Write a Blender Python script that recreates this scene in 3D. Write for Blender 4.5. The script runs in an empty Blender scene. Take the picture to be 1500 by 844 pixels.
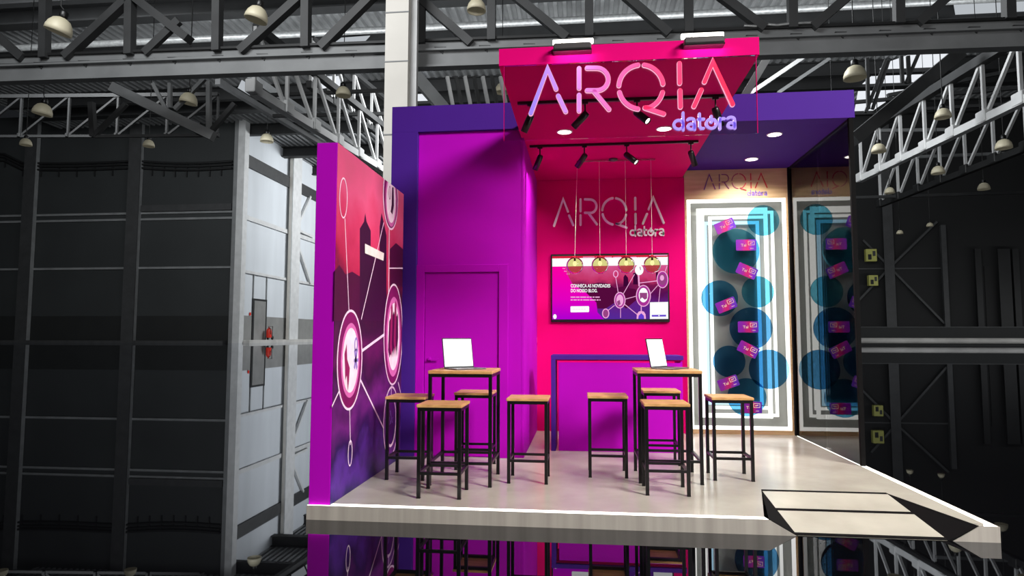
import bpy, math, random
from mathutils import Vector, Matrix
random.seed(7)
SC = bpy.context.scene
COL = SC.collection
PI = math.pi

# ------------------------------------------------------------------ camera (solved from the photograph)
F_PX = 952.63
CAM = Vector((2.27105, -5.27263, 1.51412))
FW = Vector((-0.10826533, 0.9914509, 0.07282677))
RT = Vector((0.99410255, 0.10843096, 0.0016871))
UP = Vector((0.006224, -0.07257993, 0.99734318))
cd = bpy.data.cameras.new('camera')
cam = bpy.data.objects.new('camera', cd); COL.objects.link(cam)
M = Matrix((RT, UP, -FW)).transposed().to_4x4(); M.translation = CAM
cam.matrix_world = M
cd.sensor_fit = 'HORIZONTAL'; cd.sensor_width = 36.0; cd.lens = F_PX / 1500.0 * 36.0
cd.clip_start = 0.05; cd.clip_end = 500
SC.camera = cam

def ray(px, py): return FW + RT * ((px - 750) / F_PX) - UP * ((py - 422) / F_PX)
def un(px, py, ax, v):                      # where the sight line through a photo point meets the plane axis = v
    d = ray(px, py); return CAM + d * ((v - CAM[ax]) / d[ax])
def at(px, py, depth): return CAM + ray(px, py) * depth

# ------------------------------------------------------------------ materials
def lin(c): return tuple(((x / 255) / 12.92 if x / 255 <= 0.04045 else ((x / 255 + 0.055) / 1.055) ** 2.4) for x in c) + (1.0,)
def newmat(name):
    m = bpy.data.materials.new(name); m.use_nodes = True
    nt = m.node_tree; nt.nodes.clear()
    return m, nt, nt.nodes.new('ShaderNodeOutputMaterial')
def mat(name, rgb, rough=0.5, metal=0.0, spec=0.5, var=0.06, scale=6.0, stretch=(1, 1, 1), bump=0.0, rgb2=None, detail=4):
    m, nt, out = newmat(name)
    p = nt.nodes.new('ShaderNodeBsdfPrincipled')
    p.inputs['Roughness'].default_value = rough; p.inputs['Metallic'].default_value = metal
    p.inputs['Specular IOR Level'].default_value = spec
    tc = nt.nodes.new('ShaderNodeTexCoord'); mp = nt.nodes.new('ShaderNodeMapping'); mp.inputs['Scale'].default_value = stretch
    nz = nt.nodes.new('ShaderNodeTexNoise'); nz.inputs['Scale'].default_value = scale; nz.inputs['Detail'].default_value = detail
    cr = nt.nodes.new('ShaderNodeValToRGB')
    c = lin(rgb); d = lin(rgb2) if rgb2 else tuple(min(1, x * (1 - 2 * var)) for x in c[:3]) + (1,)
    cr.color_ramp.elements[0].position = 0.3; cr.color_ramp.elements[0].color = d
    cr.color_ramp.elements[1].position = 0.7; cr.color_ramp.elements[1].color = c
    nt.links.new(tc.outputs['Object'], mp.inputs['Vector']); nt.links.new(mp.outputs[0], nz.inputs['Vector'])
    nt.links.new(nz.outputs[0], cr.inputs[0]); nt.links.new(cr.outputs[0], p.inputs['Base Color'])
    if bump:
        b = nt.nodes.new('ShaderNodeBump'); b.inputs['Strength'].default_value = bump; b.inputs['Distance'].default_value = 0.01
        nt.links.new(nz.outputs[0], b.inputs['Height']); nt.links.new(b.outputs[0], p.inputs['Normal'])
    nt.links.new(p.outputs[0], out.inputs[0])
    return m
def emis(name, rgb, strength=1.0):
    m, nt, out = newmat(name)
    e = nt.nodes.new('ShaderNodeEmission'); e.inputs[0].default_value = lin(rgb); e.inputs[1].default_value = strength
    nt.links.new(e.outputs[0], out.inputs[0]); return m
def ramp_nodes(nt, axis, lo, hi, stops, noise=0.0, nscale=3.0):
    """colour ramp along one object axis, broken up by noise"""
    tc = nt.nodes.new('ShaderNodeTexCoord'); sx = nt.nodes.new('ShaderNodeSeparateXYZ')
    nt.links.new(tc.outputs['Object'], sx.inputs[0])
    mr = nt.nodes.new('ShaderNodeMapRange'); mr.inputs[1].default_value = lo; mr.inputs[2].default_value = hi
    nt.links.new(sx.outputs[axis], mr.inputs[0]); src = mr.outputs[0]
    if noise:
        nz = nt.nodes.new('ShaderNodeTexNoise'); nz.inputs['Scale'].default_value = nscale; nz.inputs['Detail'].default_value = 5
        nt.links.new(tc.outputs['Object'], nz.inputs['Vector'])
        ma = nt.nodes.new('ShaderNodeMath'); ma.operation = 'MULTIPLY_ADD'; ma.inputs[1].default_value = noise; 
        mb = nt.nodes.new('ShaderNodeMath'); mb.operation = 'SUBTRACT'; mb.inputs[1].default_value = noise * 0.5
        nt.links.new(nz.outputs[0], ma.inputs[0]); nt.links.new(src, ma.inputs[2]); nt.links.new(ma.outputs[0], mb.inputs[0]); src = mb.outputs[0]
    cr = nt.nodes.new('ShaderNodeValToRGB')
    el = cr.color_ramp.elements
    while len(el) > 1: el.remove(el[-1])
    el[0].position = stops[0][0]; el[0].color = lin(stops[0][1])
    for p_, c_ in stops[1:]:
        e = el.new(p_); e.color = lin(c_)
    nt.links.new(src, cr.inputs[0]); return cr.outputs[0]
def grad_mat(name, axis, lo, hi, stops, noise=0.0, nscale=3.0, rough=0.5, emit=0.0, only_emit=False):
    m, nt, out = newmat(name); c = ramp_nodes(nt, axis, lo, hi, stops, noise, nscale)
    if only_emit:
        e = nt.nodes.new('ShaderNodeEmission'); e.inputs[1].default_value = emit
        nt.links.new(c, e.inputs[0]); nt.links.new(e.outputs[0], out.inputs[0]); return m
    p = nt.nodes.new('ShaderNodeBsdfPrincipled'); p.inputs['Roughness'].default_value = rough
    nt.links.new(c, p.inputs['Base Color'])
    if emit:
        nt.links.new(c, p.inputs['Emission Color']); p.inputs['Emission Strength'].default_value = emit
    nt.links.new(p.outputs[0], out.inputs[0]); return m
def glass(name, tint=(1, 1, 1), ior=1.5, rough=0.0, extra=0.0):
    m, nt, out = newmat(name)
    t = nt.nodes.new('ShaderNodeBsdfTransparent'); t.inputs[0].default_value = tuple(tint) + (1,)
    g = nt.nodes.new('ShaderNodeBsdfGlossy'); g.inputs['Roughness'].default_value = rough
    fr = nt.nodes.new('ShaderNodeFresnel'); fr.inputs[0].default_value = ior
    ad = nt.nodes.new('ShaderNodeMath'); ad.operation = 'ADD'; ad.use_clamp = True; ad.inputs[1].default_value = extra
    mx = nt.nodes.new('ShaderNodeMixShader')
    nt.links.new(fr.outputs[0], ad.inputs[0]); nt.links.new(ad.outputs[0], mx.inputs[0])
    nt.links.new(t.outputs[0], mx.inputs[1]); nt.links.new(g.outputs[0], mx.inputs[2]); nt.links.new(mx.outputs[0], out.inputs[0])
    return m

PURPLE = mat('purple_paint', (180, 2, 182), 0.75, spec=.1, var=0.02, scale=2)
VIOLET = mat('violet_paint', (72, 29, 136), 0.7, spec=.15, var=0.03, scale=2)
PINK = mat('pink_paint', (222, 0, 112), 0.75, spec=.06, var=0.02, scale=2)
DECK = mat('pale_concrete', (206, 201, 184), 0.22, var=0.07, scale=2.2, detail=7, rgb2=(184, 178, 162))
FASCIA = mat('grey_laminate', (178, 171, 160), 0.5, var=0.15, scale=2.2, stretch=(5, 1, 0.2), rgb2=(152, 145, 135))
OAK = mat('light_oak', (240, 208, 158), 0.5, scale=4, stretch=(0.5, 3, 7), rgb2=(220, 184, 132), detail=8)
TOPWOOD = mat('knotty_pine_top', (228, 178, 112), 0.45, scale=5, stretch=(1.5, 9, 4), rgb2=(180, 126, 72), detail=8)
BLACKM = mat('black_powder_coat', (14, 13, 13), 0.35, var=0.1)
BLACKP = mat('black_plastic', (10, 10, 11), 0.4)
BLACKR = mat('black_carpet_ramp_side', (17, 16, 16), 0.9, spec=.1)
DKGREY = mat('dark_grey_aluminium', (88, 84, 84), 0.4, metal=0.3)
GREYM = mat('laptop_aluminium', (140, 138, 142), 0.35, metal=0.7)
WHITE = mat('white_lettering', (255, 248, 250), 0.5, var=0.02)
NICHE = mat('grey_niche_backing', (158, 160, 156), 0.3, var=0.08, scale=1.5)
CHROME = mat('satin_metal', (190, 188, 186), 0.25, metal=0.9)
REDCAP = mat('red_cap', (190, 20, 40), 0.4)
LED = emis('led_white', (255, 250, 240), 4.0)
LEDF = emis('led_neutral', (255, 252, 246), 2.3)
LEDB = emis('led_cool', (190, 232, 255), 1.7)
LAMPW = emis('lamp_warm_white', (255, 246, 234), 10.0)
SCREENW = emis('white_screen', (255, 255, 255), 1.6)
PANE = glass('partition_glass', (0.90, 0.92, 0.94), 1.62)
ACRYL = glass('clear_acrylic', (0.95, 0.9, 0.93), 1.45)
AMBER = glass('amber_glass', (0.84, 0.82, 0.50), 1.16)

# ------------------------------------------------------------------ mesh builder
class MB:
    def __init__(s): s.v = []; s.f = []; s.m = []; s.sm = []; s.mats = []
    def mi(s, m):
        if m not in s.mats: s.mats.append(m)
        return s.mats.index(m)
    def add(s, vs, fs, m, smooth=False):
        b = len(s.v); s.v += [Vector(v) for v in vs]; k = s.mi(m)
        for f in fs: s.f.append([i + b for i in f]); s.m.append(k); s.sm.append(smooth)
        return s
    def box(s, a, b, m):
        x0, y0, z0 = a; x1, y1, z1 = b
        return s.add([(x0, y0, z0), (x1, y0, z0), (x1, y1, z0), (x0, y1, z0), (x0, y0, z1), (x1, y0, z1), (x1, y1, z1), (x0, y1, z1)],
                     [(0, 3, 2, 1), (4, 5, 6, 7), (0, 1, 5, 4), (1, 2, 6, 5), (2, 3, 7, 6), (3, 0, 4, 7)], m)
    def bevbox(s, a, b, r, m):
        """box with chamfered vertical and horizontal edges"""
        x0, y0, z0 = a; x1, y1, z1 = b
        def ringp(z, i): return [(x0 + r, y0 + i, z), (x1 - r, y0 + i, z), (x1 - i, y0 + r, z), (x1 - i, y1 - r, z), (x1 - r, y1 - i, z), (x0 + r, y1 - i, z), (x0 + i, y1 - r, z), (x0 + i, y0 + r, z)]
        vs = ringp(z0, r * .9) + ringp(z0 + r, 0) + ringp(z1 - r, 0) + ringp(z1, r * .9)
        fs = [tuple(range(7, -1, -1)), tuple(range(24, 32))]
        for k in range(3):
            for i in range(8): j = (i + 1) % 8; fs.append((k * 8 + i, k * 8 + j, k * 8 + 8 + j, k * 8 + 8 + i))
        return s.add(vs, fs, m)
    def bar(s, a, b, w, h, m, up=(0, 0, 1)):
        a = Vector(a); b = Vector(b); d = (b - a).normalized(); u = Vector(up)
        if abs(d.dot(u)) > 0.98: u = Vector((0, 1, 0))
        r = d.cross(u).normalized(); u = r.cross(d)
        o = [r * (w / 2 * i) + u * (h / 2 * j) for i, j in ((-1, -1), (1, -1), (1, 1), (-1, 1))]
        return s.add([a + x for x in o] + [b + x for x in o], [(3, 2, 1, 0), (4, 5, 6, 7), (0, 1, 5, 4), (1, 2, 6, 5), (2, 3, 7, 6), (3, 0, 4, 7)], m)
    def ibeam(s, a, b, w, h, t, m):
        a = Vector(a); b = Vector(b); d = (b - a).normalized(); u = Vector((0, 0, 1))
        if abs(d.dot(u)) > 0.98: u = Vector((0, 1, 0))
        u = d.cross(u).normalized().cross(d)
        s.bar(a + u * (h / 2), b + u * (h / 2), w, t, m, u); s.bar(a - u * (h / 2), b - u * (h / 2), w, t, m, u)
        return s.bar(a, b, t, h - t * 0.98, m, u)
    def tube(s, pts, r, m, n=10):
        pts = [Vector(p) for p in pts]; vs = []; fs = []
        for i, p in enumerate(pts):
            d = (pts[min(i + 1, len(pts) - 1)] - pts[max(i - 1, 0)]).normalized()
            u = Vector((0, 0, 1)) if abs(d.z) < .95 else Vector((1, 0, 0))
            x = d.cross(u).normalized(); y = x.cross(d)
            vs += [p + x * (r * math.cos(2 * PI * k / n)) + y * (r * math.sin(2 * PI * k / n)) for k in range(n)]
        for i in range(len(pts) - 1):
            for k in range(n): l = (k + 1) % n; fs.append((i * n + k, i * n + l, i * n + n + l, i * n + n + k))
        s.add(vs, fs, m, True)
        L = len(pts) - 1
        return s.add(vs[:n] + vs[L * n:], [tuple(range(n)), tuple(range(2 * n - 1, n - 1, -1))], m)
    def lathe(s, prof, c, m, n=24, axis=(0, 0, 1)):
        """prof: (radius, height) pairs turned about an axis through c"""
        ax = Vector(axis).normalized(); t = Vector((1, 0, 0)) if abs(ax.x) < .9 else Vector((0, 1, 0))
        x = ax.cross(t).normalized(); y = ax.cross(x); c = Vector(c); vs = []; fs = []
        for r, h in prof: vs += [c + ax * h + (x * math.cos(2 * PI * k / n) + y * math.sin(2 * PI * k / n)) * r for k in range(n)]
        for i in range(len(prof) - 1):
            for k in range(n): l = (k + 1) % n; fs.append((i * n + k, i * n + l, i * n + n + l, i * n + n + k))
        return s.add(vs, fs, m, True)
    def prism(s, front, off, m, m2=None):
        """closed outline and its copy moved by off"""
        n = len(front); a = [Vector(p) for p in front]; o = Vector(off)
        s.add(a, [tuple(range(n))], m)
        return s.add(a + [p + o for p in a], [tuple(range(2 * n - 1, n - 1, -1))] + [(i, i + n, (i + 1) % n + n, (i + 1) % n) for i in range(n)], m2 or m)
    def build(s, name, parent=None, bevel=0.0, label=None, cat=None, group=None, kind=None, origin=True, local=False):
        me = bpy.data.meshes.new(name)
        if parent is not None: off = Vector((0, 0, 0)) if local else wloc(parent)
        elif origin:
            xs = [v.x for v in s.v]; ys = [v.y for v in s.v]; zs = [v.z for v in s.v]
            off = Vector(((min(xs) + max(xs)) / 2, (min(ys) + max(ys)) / 2, min(zs)))
        else: off = Vector((0, 0, 0))
        me.from_pydata([v - off for v in s.v], [], s.f)
        for m in s.mats: me.materials.append(m)
        for p, k, sm in zip(me.polygons, s.m, s.sm): p.material_index = k; p.use_smooth = sm
        me.update()
        o = bpy.data.objects.new(name, me); COL.objects.link(o)
        if parent is not None: o.parent = parent
        else: o.location = off
        o['_w'] = tuple(off) if parent is None else tuple(wloc(parent))
        if bevel:
            b = o.modifiers.new('bevel', 'BEVEL'); b.width = bevel; b.segments = 2; b.limit_method = 'ANGLE'; b.angle_limit = 0.9
        tag(o, label, cat, group, kind); return o
def wloc(o): return Vector(o['_w'])
def tag(o, label=None, cat=None, group=None, kind=None):
    if label: o['label'] = label
    if cat: o['category'] = cat
    if group: o['group'] = group
    if kind: o['kind'] = kind
    return o
def thing(name, label, cat, loc, group=None, rz=0.0):
    o = bpy.data.objects.new(name, None); COL.objects.link(o); o.location = loc; o.rotation_euler[2] = rz
    o.empty_display_size = 0.1; o['_w'] = tuple(loc); return tag(o, label, cat, group)
def dup(root, loc, label, group=None):
    r = root.copy(); COL.objects.link(r); r.location = loc; r['_w'] = tuple(loc); r['label'] = label
    if group: r['group'] = group
    for ch in list(root.children):
        c = ch.copy(); COL.objects.link(c); c.parent = r
        for g in list(ch.children):
            d = g.copy(); COL.objects.link(d); d.parent = c
    return r

# flat stroke with round caps -> outline in 2D
def stroke2d(pts, h, cap=6, round_cap=True):
    P_ = [Vector(p) for p in pts]; n = len(P_); L = []; R = []
    for i in range(n):
        d1 = (P_[i] - P_[i - 1]).normalized() if i else (P_[1] - P_[0]).normalized()
        d2 = (P_[i + 1] - P_[i]).normalized() if i < n - 1 else d1
        t = (d1 + d2); t = t.normalized() if t.length > 1e-6 else d1
        nr = Vector((-t.y, t.x)); k = 1 / max(0.45, nr.dot(Vector((-d1.y, d1.x))))
        L.append(P_[i] + nr * h * k); R.append(P_[i] - nr * h * k)
    out = list(L)
    if round_cap:
        d = (P_[-1] - P_[-2]).normalized(); a0 = math.atan2(d.x, -d.y)
        out += [P_[-1] + Vector((math.cos(a0 - PI * k / cap), math.sin(a0 - PI * k / cap))) * h for k in range(1, cap)]
    out += R[::-1]
    if round_cap:
        d = (P_[0] - P_[1]).normalized(); a0 = math.atan2(d.x, -d.y)
        out += [P_[0] + Vector((math.cos(a0 - PI * k / cap), math.sin(a0 - PI * k / cap))) * h for k in range(1, cap)]
    return out
def arc(cx, cy, rx, ry, a0, a1, n=16):
    return [(cx + rx * math.cos(math.radians(a0 + (a1 - a0) * k / n)), cy + ry * math.sin(math.radians(a0 + (a1 - a0) * k / n))) for k in range(n + 1)]

# the five big letters, strokes in a frame 0..1422 wide (x right, y down), measured on the hanging sign
def big_letters():
    q = lambda a0, a1: arc(745, 225, 152, 152, a0, a1)
    return [[[(-11, 407), (104, 100), (162, 238)], [(177, 286), (228, 393)]],
            [[(320, 98), (320, 232)], [(320, 280), (320, 388)], [(375, 95), (440, 95)] + arc(440, 172, 80, 77, -90, 90)[1:] + [(375, 249)], [(425, 258), (525, 378)]],
            [q(184, 262), q(98, 166), q(278, 352), q(14, 70) + [(772, 368)], [(772, 368), (900, 410)]],
            [[(1008, 64), (1010, 198)], [(1012, 250), (1015, 362)]],
            [[(1180, 190), (1237, 55), (1372, 345)], [(1158, 246), (1108, 358)]]]
# the tagline word, x-height = 1, baseline 0, y up
def small_word():
    h = lambda x: arc(x, .5, .4, .4, 0, 360, 20)
    return [[h(.5), [(.9, 0), (.9, 1.55)]], [arc(1.55, .82, .3, .2, 150, 10, 6) + [(1.88, .6), (1.88, .02)], arc(1.58, .3, .28, .24, 0, 360, 14)],
            [[(2.3, 1.4), (2.3, .3), (2.42, .1), (2.62, .1)], [(2.2, .92), (2.66, .92)]],
            [arc(3.3, .5, .42, .42, 120, 420, 20), [(3.3, .62), (3.3, 1.15)]],
            [[(4.02, 0), (4.02, .95)], arc(4.3, .62, .28, .3, 175, 70, 6)],
            [arc(4.95, .82, .3, .2, 150, 10, 6) + [(5.28, .6), (5.28, .02)], arc(4.98, .3, .28, .24, 0, 360, 14)]]

def text_mesh(mb, s, place, m, size=1.0, bold=0.0):
    """flat text; place(x, y) gives the 3-D point of a text-space point"""
    c = bpy.data.curves.new('t', 'FONT'); c.body = s; c.size = size; c.offset = bold
    o = bpy.data.objects.new('t', c); COL.objects.link(o)
    dg = bpy.context.evaluated_depsgraph_get(); me = bpy.data.meshes.new_from_object(o.evaluated_get(dg))
    mb.add([place(v.co.x, v.co.y) for v in me.vertices], [tuple(p.vertices) for p in me.polygons], m)
    w = max([v.co.x for v in me.vertices] or [0])
    bpy.data.objects.remove(o); bpy.data.curves.remove(c); bpy.data.meshes.remove(me); return w
def text_width(s, size=1.0, bold=0.0):
    t = MB(); return text_mesh(t, s, lambda x, y: (x, y, 0), WHITE, size, bold)

ZP = 0.1141; W = 5.30; D = 4.42; YP = 2.212
# ================================================================== STAND
# ---- platform
t = thing('stage_platform', 'low platform with pale concrete deck and glowing white edges under the whole stand', 'platform', (W / 2, 2.3, 0))
outl = [(0, .017), (.187, .017), (.187, .071), (3.6585, .071), (3.878, .992), (4.955, .992), (5.1575, .071), (W - .0551, .071), (W - .0551, 4.62), (0, 4.62)]
mb = MB(); mb.prism([(x, y, ZP) for x, y in outl], (0, 0, -ZP), DECK, FASCIA); mb.build('deck', t)
mb = MB()
mb.prism([(-.004, -.012, 0), (3.872, -.012, 0), (3.673, -.012, ZP - .0005), (-.004, -.012, ZP - .0005)], (0, .010, 0), FASCIA)
mb.prism([(4.985, -.012, 0), (W + .004, -.012, 0), (W + .004, -.012, ZP - .0005), (5.174, -.012, ZP - .0005)], (0, .010, 0), FASCIA)
mb.box((W + .002, -.012, 0), (W + .012, 4.6, ZP - .0005), FASCIA); mb.build('skirting', t)
mb = MB(); mb.prism([(-.004, -.0015, ZP - .0002), (3.672, -.0015, ZP - .0002), (3.659, .070, ZP - .0002), (.188, .070, ZP - .0002), (.188, .016, ZP - .0002), (-.004, .016, ZP - .0002)], (0, 0, -.018), LED); mb.build('led_strip', t, label='glowing white strip along the front edge')
mb = MB(); mb.box((W - .055, -.0015, ZP - .02), (W + .0015, 4.40, ZP - .0002), LED); mb.build('led_strip', t, label='glowing white strip along the right edge')
# ---- ramp
t = thing('access_ramp', 'pale access ramp with black flared sides cut into the front right of the platform', 'ramp', (4.41, .5, 0))
TL, TR, BL, BR = Vector((3.878, .99, ZP + .001)), Vector((4.955, .99, ZP + .001)), Vector((3.876, .0, .004)), Vector((4.955, .0, .004))
mb = MB(); mb.add([BL, BR, TR, TL, (3.876, 0, 0), (4.955, 0, 0), (4.955, .99, 0), (3.878, .99, 0)], [(0, 1, 2, 3), (4, 5, 1, 0), (5, 6, 2, 1), (6, 7, 3, 2), (7, 4, 0, 3)], DECK)
mb.build('ramp_surface', t)
def rp(u, v): return TL.lerp(TR, u).lerp(BL.lerp(BR, u), v) + Vector((0, 0, .003))
for v0, v1 in ((0, .035), (.455, .50), (.955, 1.0)):
    mb = MB(); mb.prism([rp(0, v1), rp(1, v1), rp(1, v0), rp(0, v0)], (0, 0, -.006), BLACKR); mb.build('edge_strip', t)
mb = MB(); mb.prism([(3.878, .992, ZP + .001), (3.674, -.004, ZP + .001), (3.88, -.006, .002)], (0, .002, -.002), BLACKR); mb.build('flared_side', t)
mb = MB(); mb.prism([(4.953, .992, ZP + .001), (4.95, -.006, .002), (4.99, -.006, .002), (5.172, -.004, ZP + .001)], (0, .002, -.002), BLACKR); mb.build('flared_side', t)

# ---- left wing wall with printed mural
t = thing('wing_wall', 'tall purple wall at the left end of the platform printed with pale network circles', 'wall', (.09, 1.04, ZP))
mb = MB(); mb.box((0, .018, ZP), (.183, 2.085, 3.168), PURPLE); mb.build('wall_body', t, bevel=.003)
XM = .187
BGM = grad_mat('mural_dusk_print', 2, .0, 3.05, [(0, (30, 10, 84)), (.08, (84, 38, 140)), (.15, (34, 6, 70)), (.24, (104, 26, 112)), (.33, (34, 2, 40)), (.42, (92, 10, 76)), (.50, (38, 0, 30)), (.58, (78, 2, 44)), (.66, (176, 22, 62)), (.78, (206, 52, 92)), (.9, (218, 84, 122)), (1, (206, 84, 116))], .34, 2.4, .5)
def flatm(n, rgb): return mat(n, rgb, .45, var=.08, scale=9)
SKY = flatm('mural_skyline', (70, 2, 42)); SKY2 = flatm('mural_skyline_dark', (44, 0, 34)); RING = flatm('mural_pale_ring', (255, 226, 244)); HALO = flatm('mural_halo', (128, 16, 88)); GLOW = flatm('mural_glow', (222, 110, 178))
PALE = flatm('mural_pale_disc', (255, 232, 240)); RED = flatm('mural_red_figures', (150, 30, 84)); RIB = flatm('mural_lilac_ribbon', (150, 130, 206)); PLATE = flatm('mural_white_plate', (240, 226, 216)); DKP = flatm('mural_dark_disc', (60, 16, 96))
LILAC = flatm('mural_halo_lilac', (104, 40, 130))
mb = MB()
mb.box((.1835, .02, ZP + .002), (XM, 2.083, 3.166), BGM)
def inside(p): return .004 <= p[0] <= 2.081 and ZP <= p[1] <= 3.165
def clip(poly, lo=(.004, ZP + .004), hi=(2.081, 3.164)):
    for ax, v, s in ((0, lo[0], 1), (0, hi[0], -1), (1, lo[1], 1), (1, hi[1], -1)):
        o = []
        for i in range(len(poly)):
            a = poly[i - 1]; b = poly[i]; ia = (a[ax] - v) * s >= 0; ib = (b[ax] - v) * s >= 0
            if ia != ib:
                k = (v - a[ax]) / (b[ax] - a[ax]); o.append((a[0] + (b[0] - a[0]) * k, a[1] + (b[1] - a[1]) * k))
            if ib: o.append(tuple(b))
        poly = o
        if len(poly) < 3: return None
    return poly
def mpoly(pts, m, layer):
    pts = clip([tuple(p) for p in pts])
    if pts: mb.add([(XM + .0006 * layer, y, z) for y, z in pts], [tuple(range(len(pts)))], m)
def mring(cx, cz, rx, rz, w, m, layer):
    n = 40
    for k in range(n):
        a, b = 2 * PI * k / n, 2 * PI * (k + 1) / n
        mpoly([(cx + (rx + s * w) * math.cos(q), cz + (rz + s * w) * math.sin(q)) for s, q in ((-.5, a), (.5, a), (.5, b), (-.5, b))], m, layer)
def mdisc(cx, cz, rx, rz, m, layer): mpoly(arc(cx, cz, rx, rz, 0, 351, 39), m, layer)
def MU(px, py): q = un(px, py, 0, XM); return (q.y, q.z)
def mline(a, b, w, m, layer):
    a, b = Vector(MU(*a)), Vector(MU(*b)); d = (b - a).normalized(); n = Vector((-d.y, d.x)) * w / 2
    mpoly([a + n, b + n, b - n, a - n], m, layer)
def mpx(pts, m, layer): mpoly([MU(*p) for p in pts], m, layer)
# skyline
mpx([(527, 335), (533, 325), (535, 312), (537, 325), (543, 338), (543, 366), (556, 372), (556, 332), (559, 312), (563, 330), (566, 345), (566, 470), (527, 470)], SKY2, 1)
mpx([(488, 400), (497, 388), (506, 402), (516, 398), (527, 405), (527, 470), (487, 470)], SKY, 1)
mpx([(571, 365), (580, 356), (591, 366), (591, 420), (571, 420)], SKY, 1)
mline((505, 320), (511, 456), .012, RING, 3); mline((562, 326), (529, 468), .014, RING, 3); mline((570, 335), (569, 430), .022, RING, 3); mline((570, 393), (592, 393), .014, RING, 3)
mline((530, 514), (563, 490), .028, RING, 3); mline((528, 557), (562, 628), .022, RING, 3); mline((484, 600), (497, 572), .016, RING, 3); mline((512, 600), (513, 652), .014, RING, 3)
mline((573, 565), (573, 585), .018, RING, 3); mline((583, 560), (590, 590), .014, RING, 3)
mring(.165, 2.715, .09, .175, .014, RING, 4); mring(.455, .46, .05, .11, .014, RING, 4)
for cx, cz, rx, rz in ((.41, 1.295, .31, .44), (1.745, 1.525, .35, .55), (1.565, 3.02, .27, .35), (1.70, .58, .27, .37)):
    mdisc(cx, cz, rx, rz, HALO if cz > .7 else LILAC, 2); mring(cx, cz, rx, rz, .022, RING, 5)
mdisc(.42, 1.29, .235, .335, GLOW, 4); mdisc(1.75, 1.50, .27, .44, GLOW, 4); mdisc(1.58, 2.99, .21, .29, GLOW, 4); mdisc(.42, 1.29, .20, .29, PALE, 5); mdisc(1.75, 1.50, .22, .37, PALE, 5); mdisc(1.58, 2.99, .17, .25, PALE, 5); mdisc(1.70, .58, .17, .25, DKP, 5); mring(1.70, .58, .18, .26, .03, PALE, 6)
# the people and ribbon shapes in the discs
mdisc(.36, 1.40, .07, .075, RING, 6); mpoly([(.26, 1.35), (.31, 1.44), (.33, 1.3), (.40, 1.22), (.38, 1.08), (.36, 1.02), (.33, 1.16), (.29, 1.12), (.28, 1.24)], RED, 7)
mring(.55, 1.43, .035, .055, .022, RIB, 7); mpoly([(.50, 1.22), (.53, 1.2), (.60, 1.38), (.57, 1.4)], RIB, 7); mpoly([(.60, 1.22), (.57, 1.19), (.50, 1.37), (.53, 1.4)], RIB, 7); mpoly([(.50, 1.30), (.62, 1.30), (.62, 1.27), (.50, 1.27)], RIB, 7)
for k, (cx, hgt) in enumerate(((1.60, .30), (1.66, .46), (1.73, .38), (1.80, .5), (1.87, .36))):
    mpoly([(cx - .05, 1.36 + .03 * k), (cx - .03, 1.36 + hgt), (cx + .01, 1.40 + hgt), (cx + .035, 1.36 + hgt), (cx + .05, 1.32 + .04 * k), (cx, 1.27)], RED if k % 2 else SKY, 6 + .3 * k)
mpoly([(1.60, 3.14), (1.66, 3.15), (1.68, 2.95), (1.63, 2.84), (1.56, 2.86), (1.60, 2.95)], SKY2, 6); mring(1.52, 3.06, .03, .07, .012, RED, 6)
for a, b in (((1.62, .66), (1.68, .56)), ((1.66, .70), (1.74, .56)), ((1.62, .54), (1.76, .62))): mpoly([(a[0] - .008, a[1]), (a[0] + .008, a[1]), (b[0] + .008, b[1]), (b[0] - .008, b[1])], RIB, 7)
mpx([(534, 357), (562, 371), (561, 382), (534, 371)], PLATE, 8)
mb.build('mural', t, label='pink to purple dusk print with pale rings and lines')

# ---- violet portal
t = thing('portal_frame', 'violet portal frame crossing the whole stand with a deep violet ceiling on the right', 'frame', (2.65, 2.33, ZP))
mb = MB(); mb.box((-.007, YP, ZP), (.313, 2.42, 3.9529), VIOLET); mb.build('post', t, bevel=.003)
mb = MB(); mb.prism([(-.007, YP, 3.953), (1.555, YP, 3.953), (1.555, YP, 4.01), (3.749, YP, 4.01), (3.749, YP, 3.953), (5.306, YP, 3.953), (5.306, YP, 4.269), (-.007, YP, 4.269)], (0, .20, 0), VIOLET); mb.build('header', t)
mb = MB(); mb.box((3.75, 2.413, 3.953), (5.306, 4.62, 4.10), VIOLET); mb.build('ceiling_panel', t)
mb = MB(); mb.box((-.007, 2.413, 3.953), (1.55, 4.62, 4.10), VIOLET); mb.build('roof_panel', t)

# ---- purple store room
t = thing('store_room', 'plain purple box room with a flush purple door behind the left bar table', 'store room', (.95, 3.3, ZP))
YB = 2.262
mb = MB(); mb.box((.314, YB, ZP), (1.556, 4.42, 3.9528), PURPLE); mb.box((1.5561, YB, ZP), (1.588, 4.42, 3.8535), PURPLE); mb.build('room_shell', t, bevel=.004)
mb = MB()
mb.box((.314, 2.225, ZP), (.413, YB, 2.345), PURPLE); mb.box((1.297, 2.225, ZP), (1.405, YB, 2.345), PURPLE); mb.box((.4131, 2.225, 2.256), (1.2969, YB, 2.345), PURPLE)
mb.build('door_frame', t, bevel=.004)
mb = MB(); mb.box((.419, 2.247, ZP + .008), (1.291, YB - .001, 2.250), PURPLE); dr = mb.build('door', t, bevel=.003)
mb = MB(); mb.lathe([(0, 0), (.024, 0), (.024, .008), (.010, .010), (.010, .045)], (.475, 2.247, 1.235), PURPLE, 16, (0, -1, 0)); mb.bar((.468, 2.205, 1.235), (.60, 2.205, 1.235), .014, .018, PURPLE)
mb.build('door_handle', dr, label='purple painted lever handle')

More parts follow.
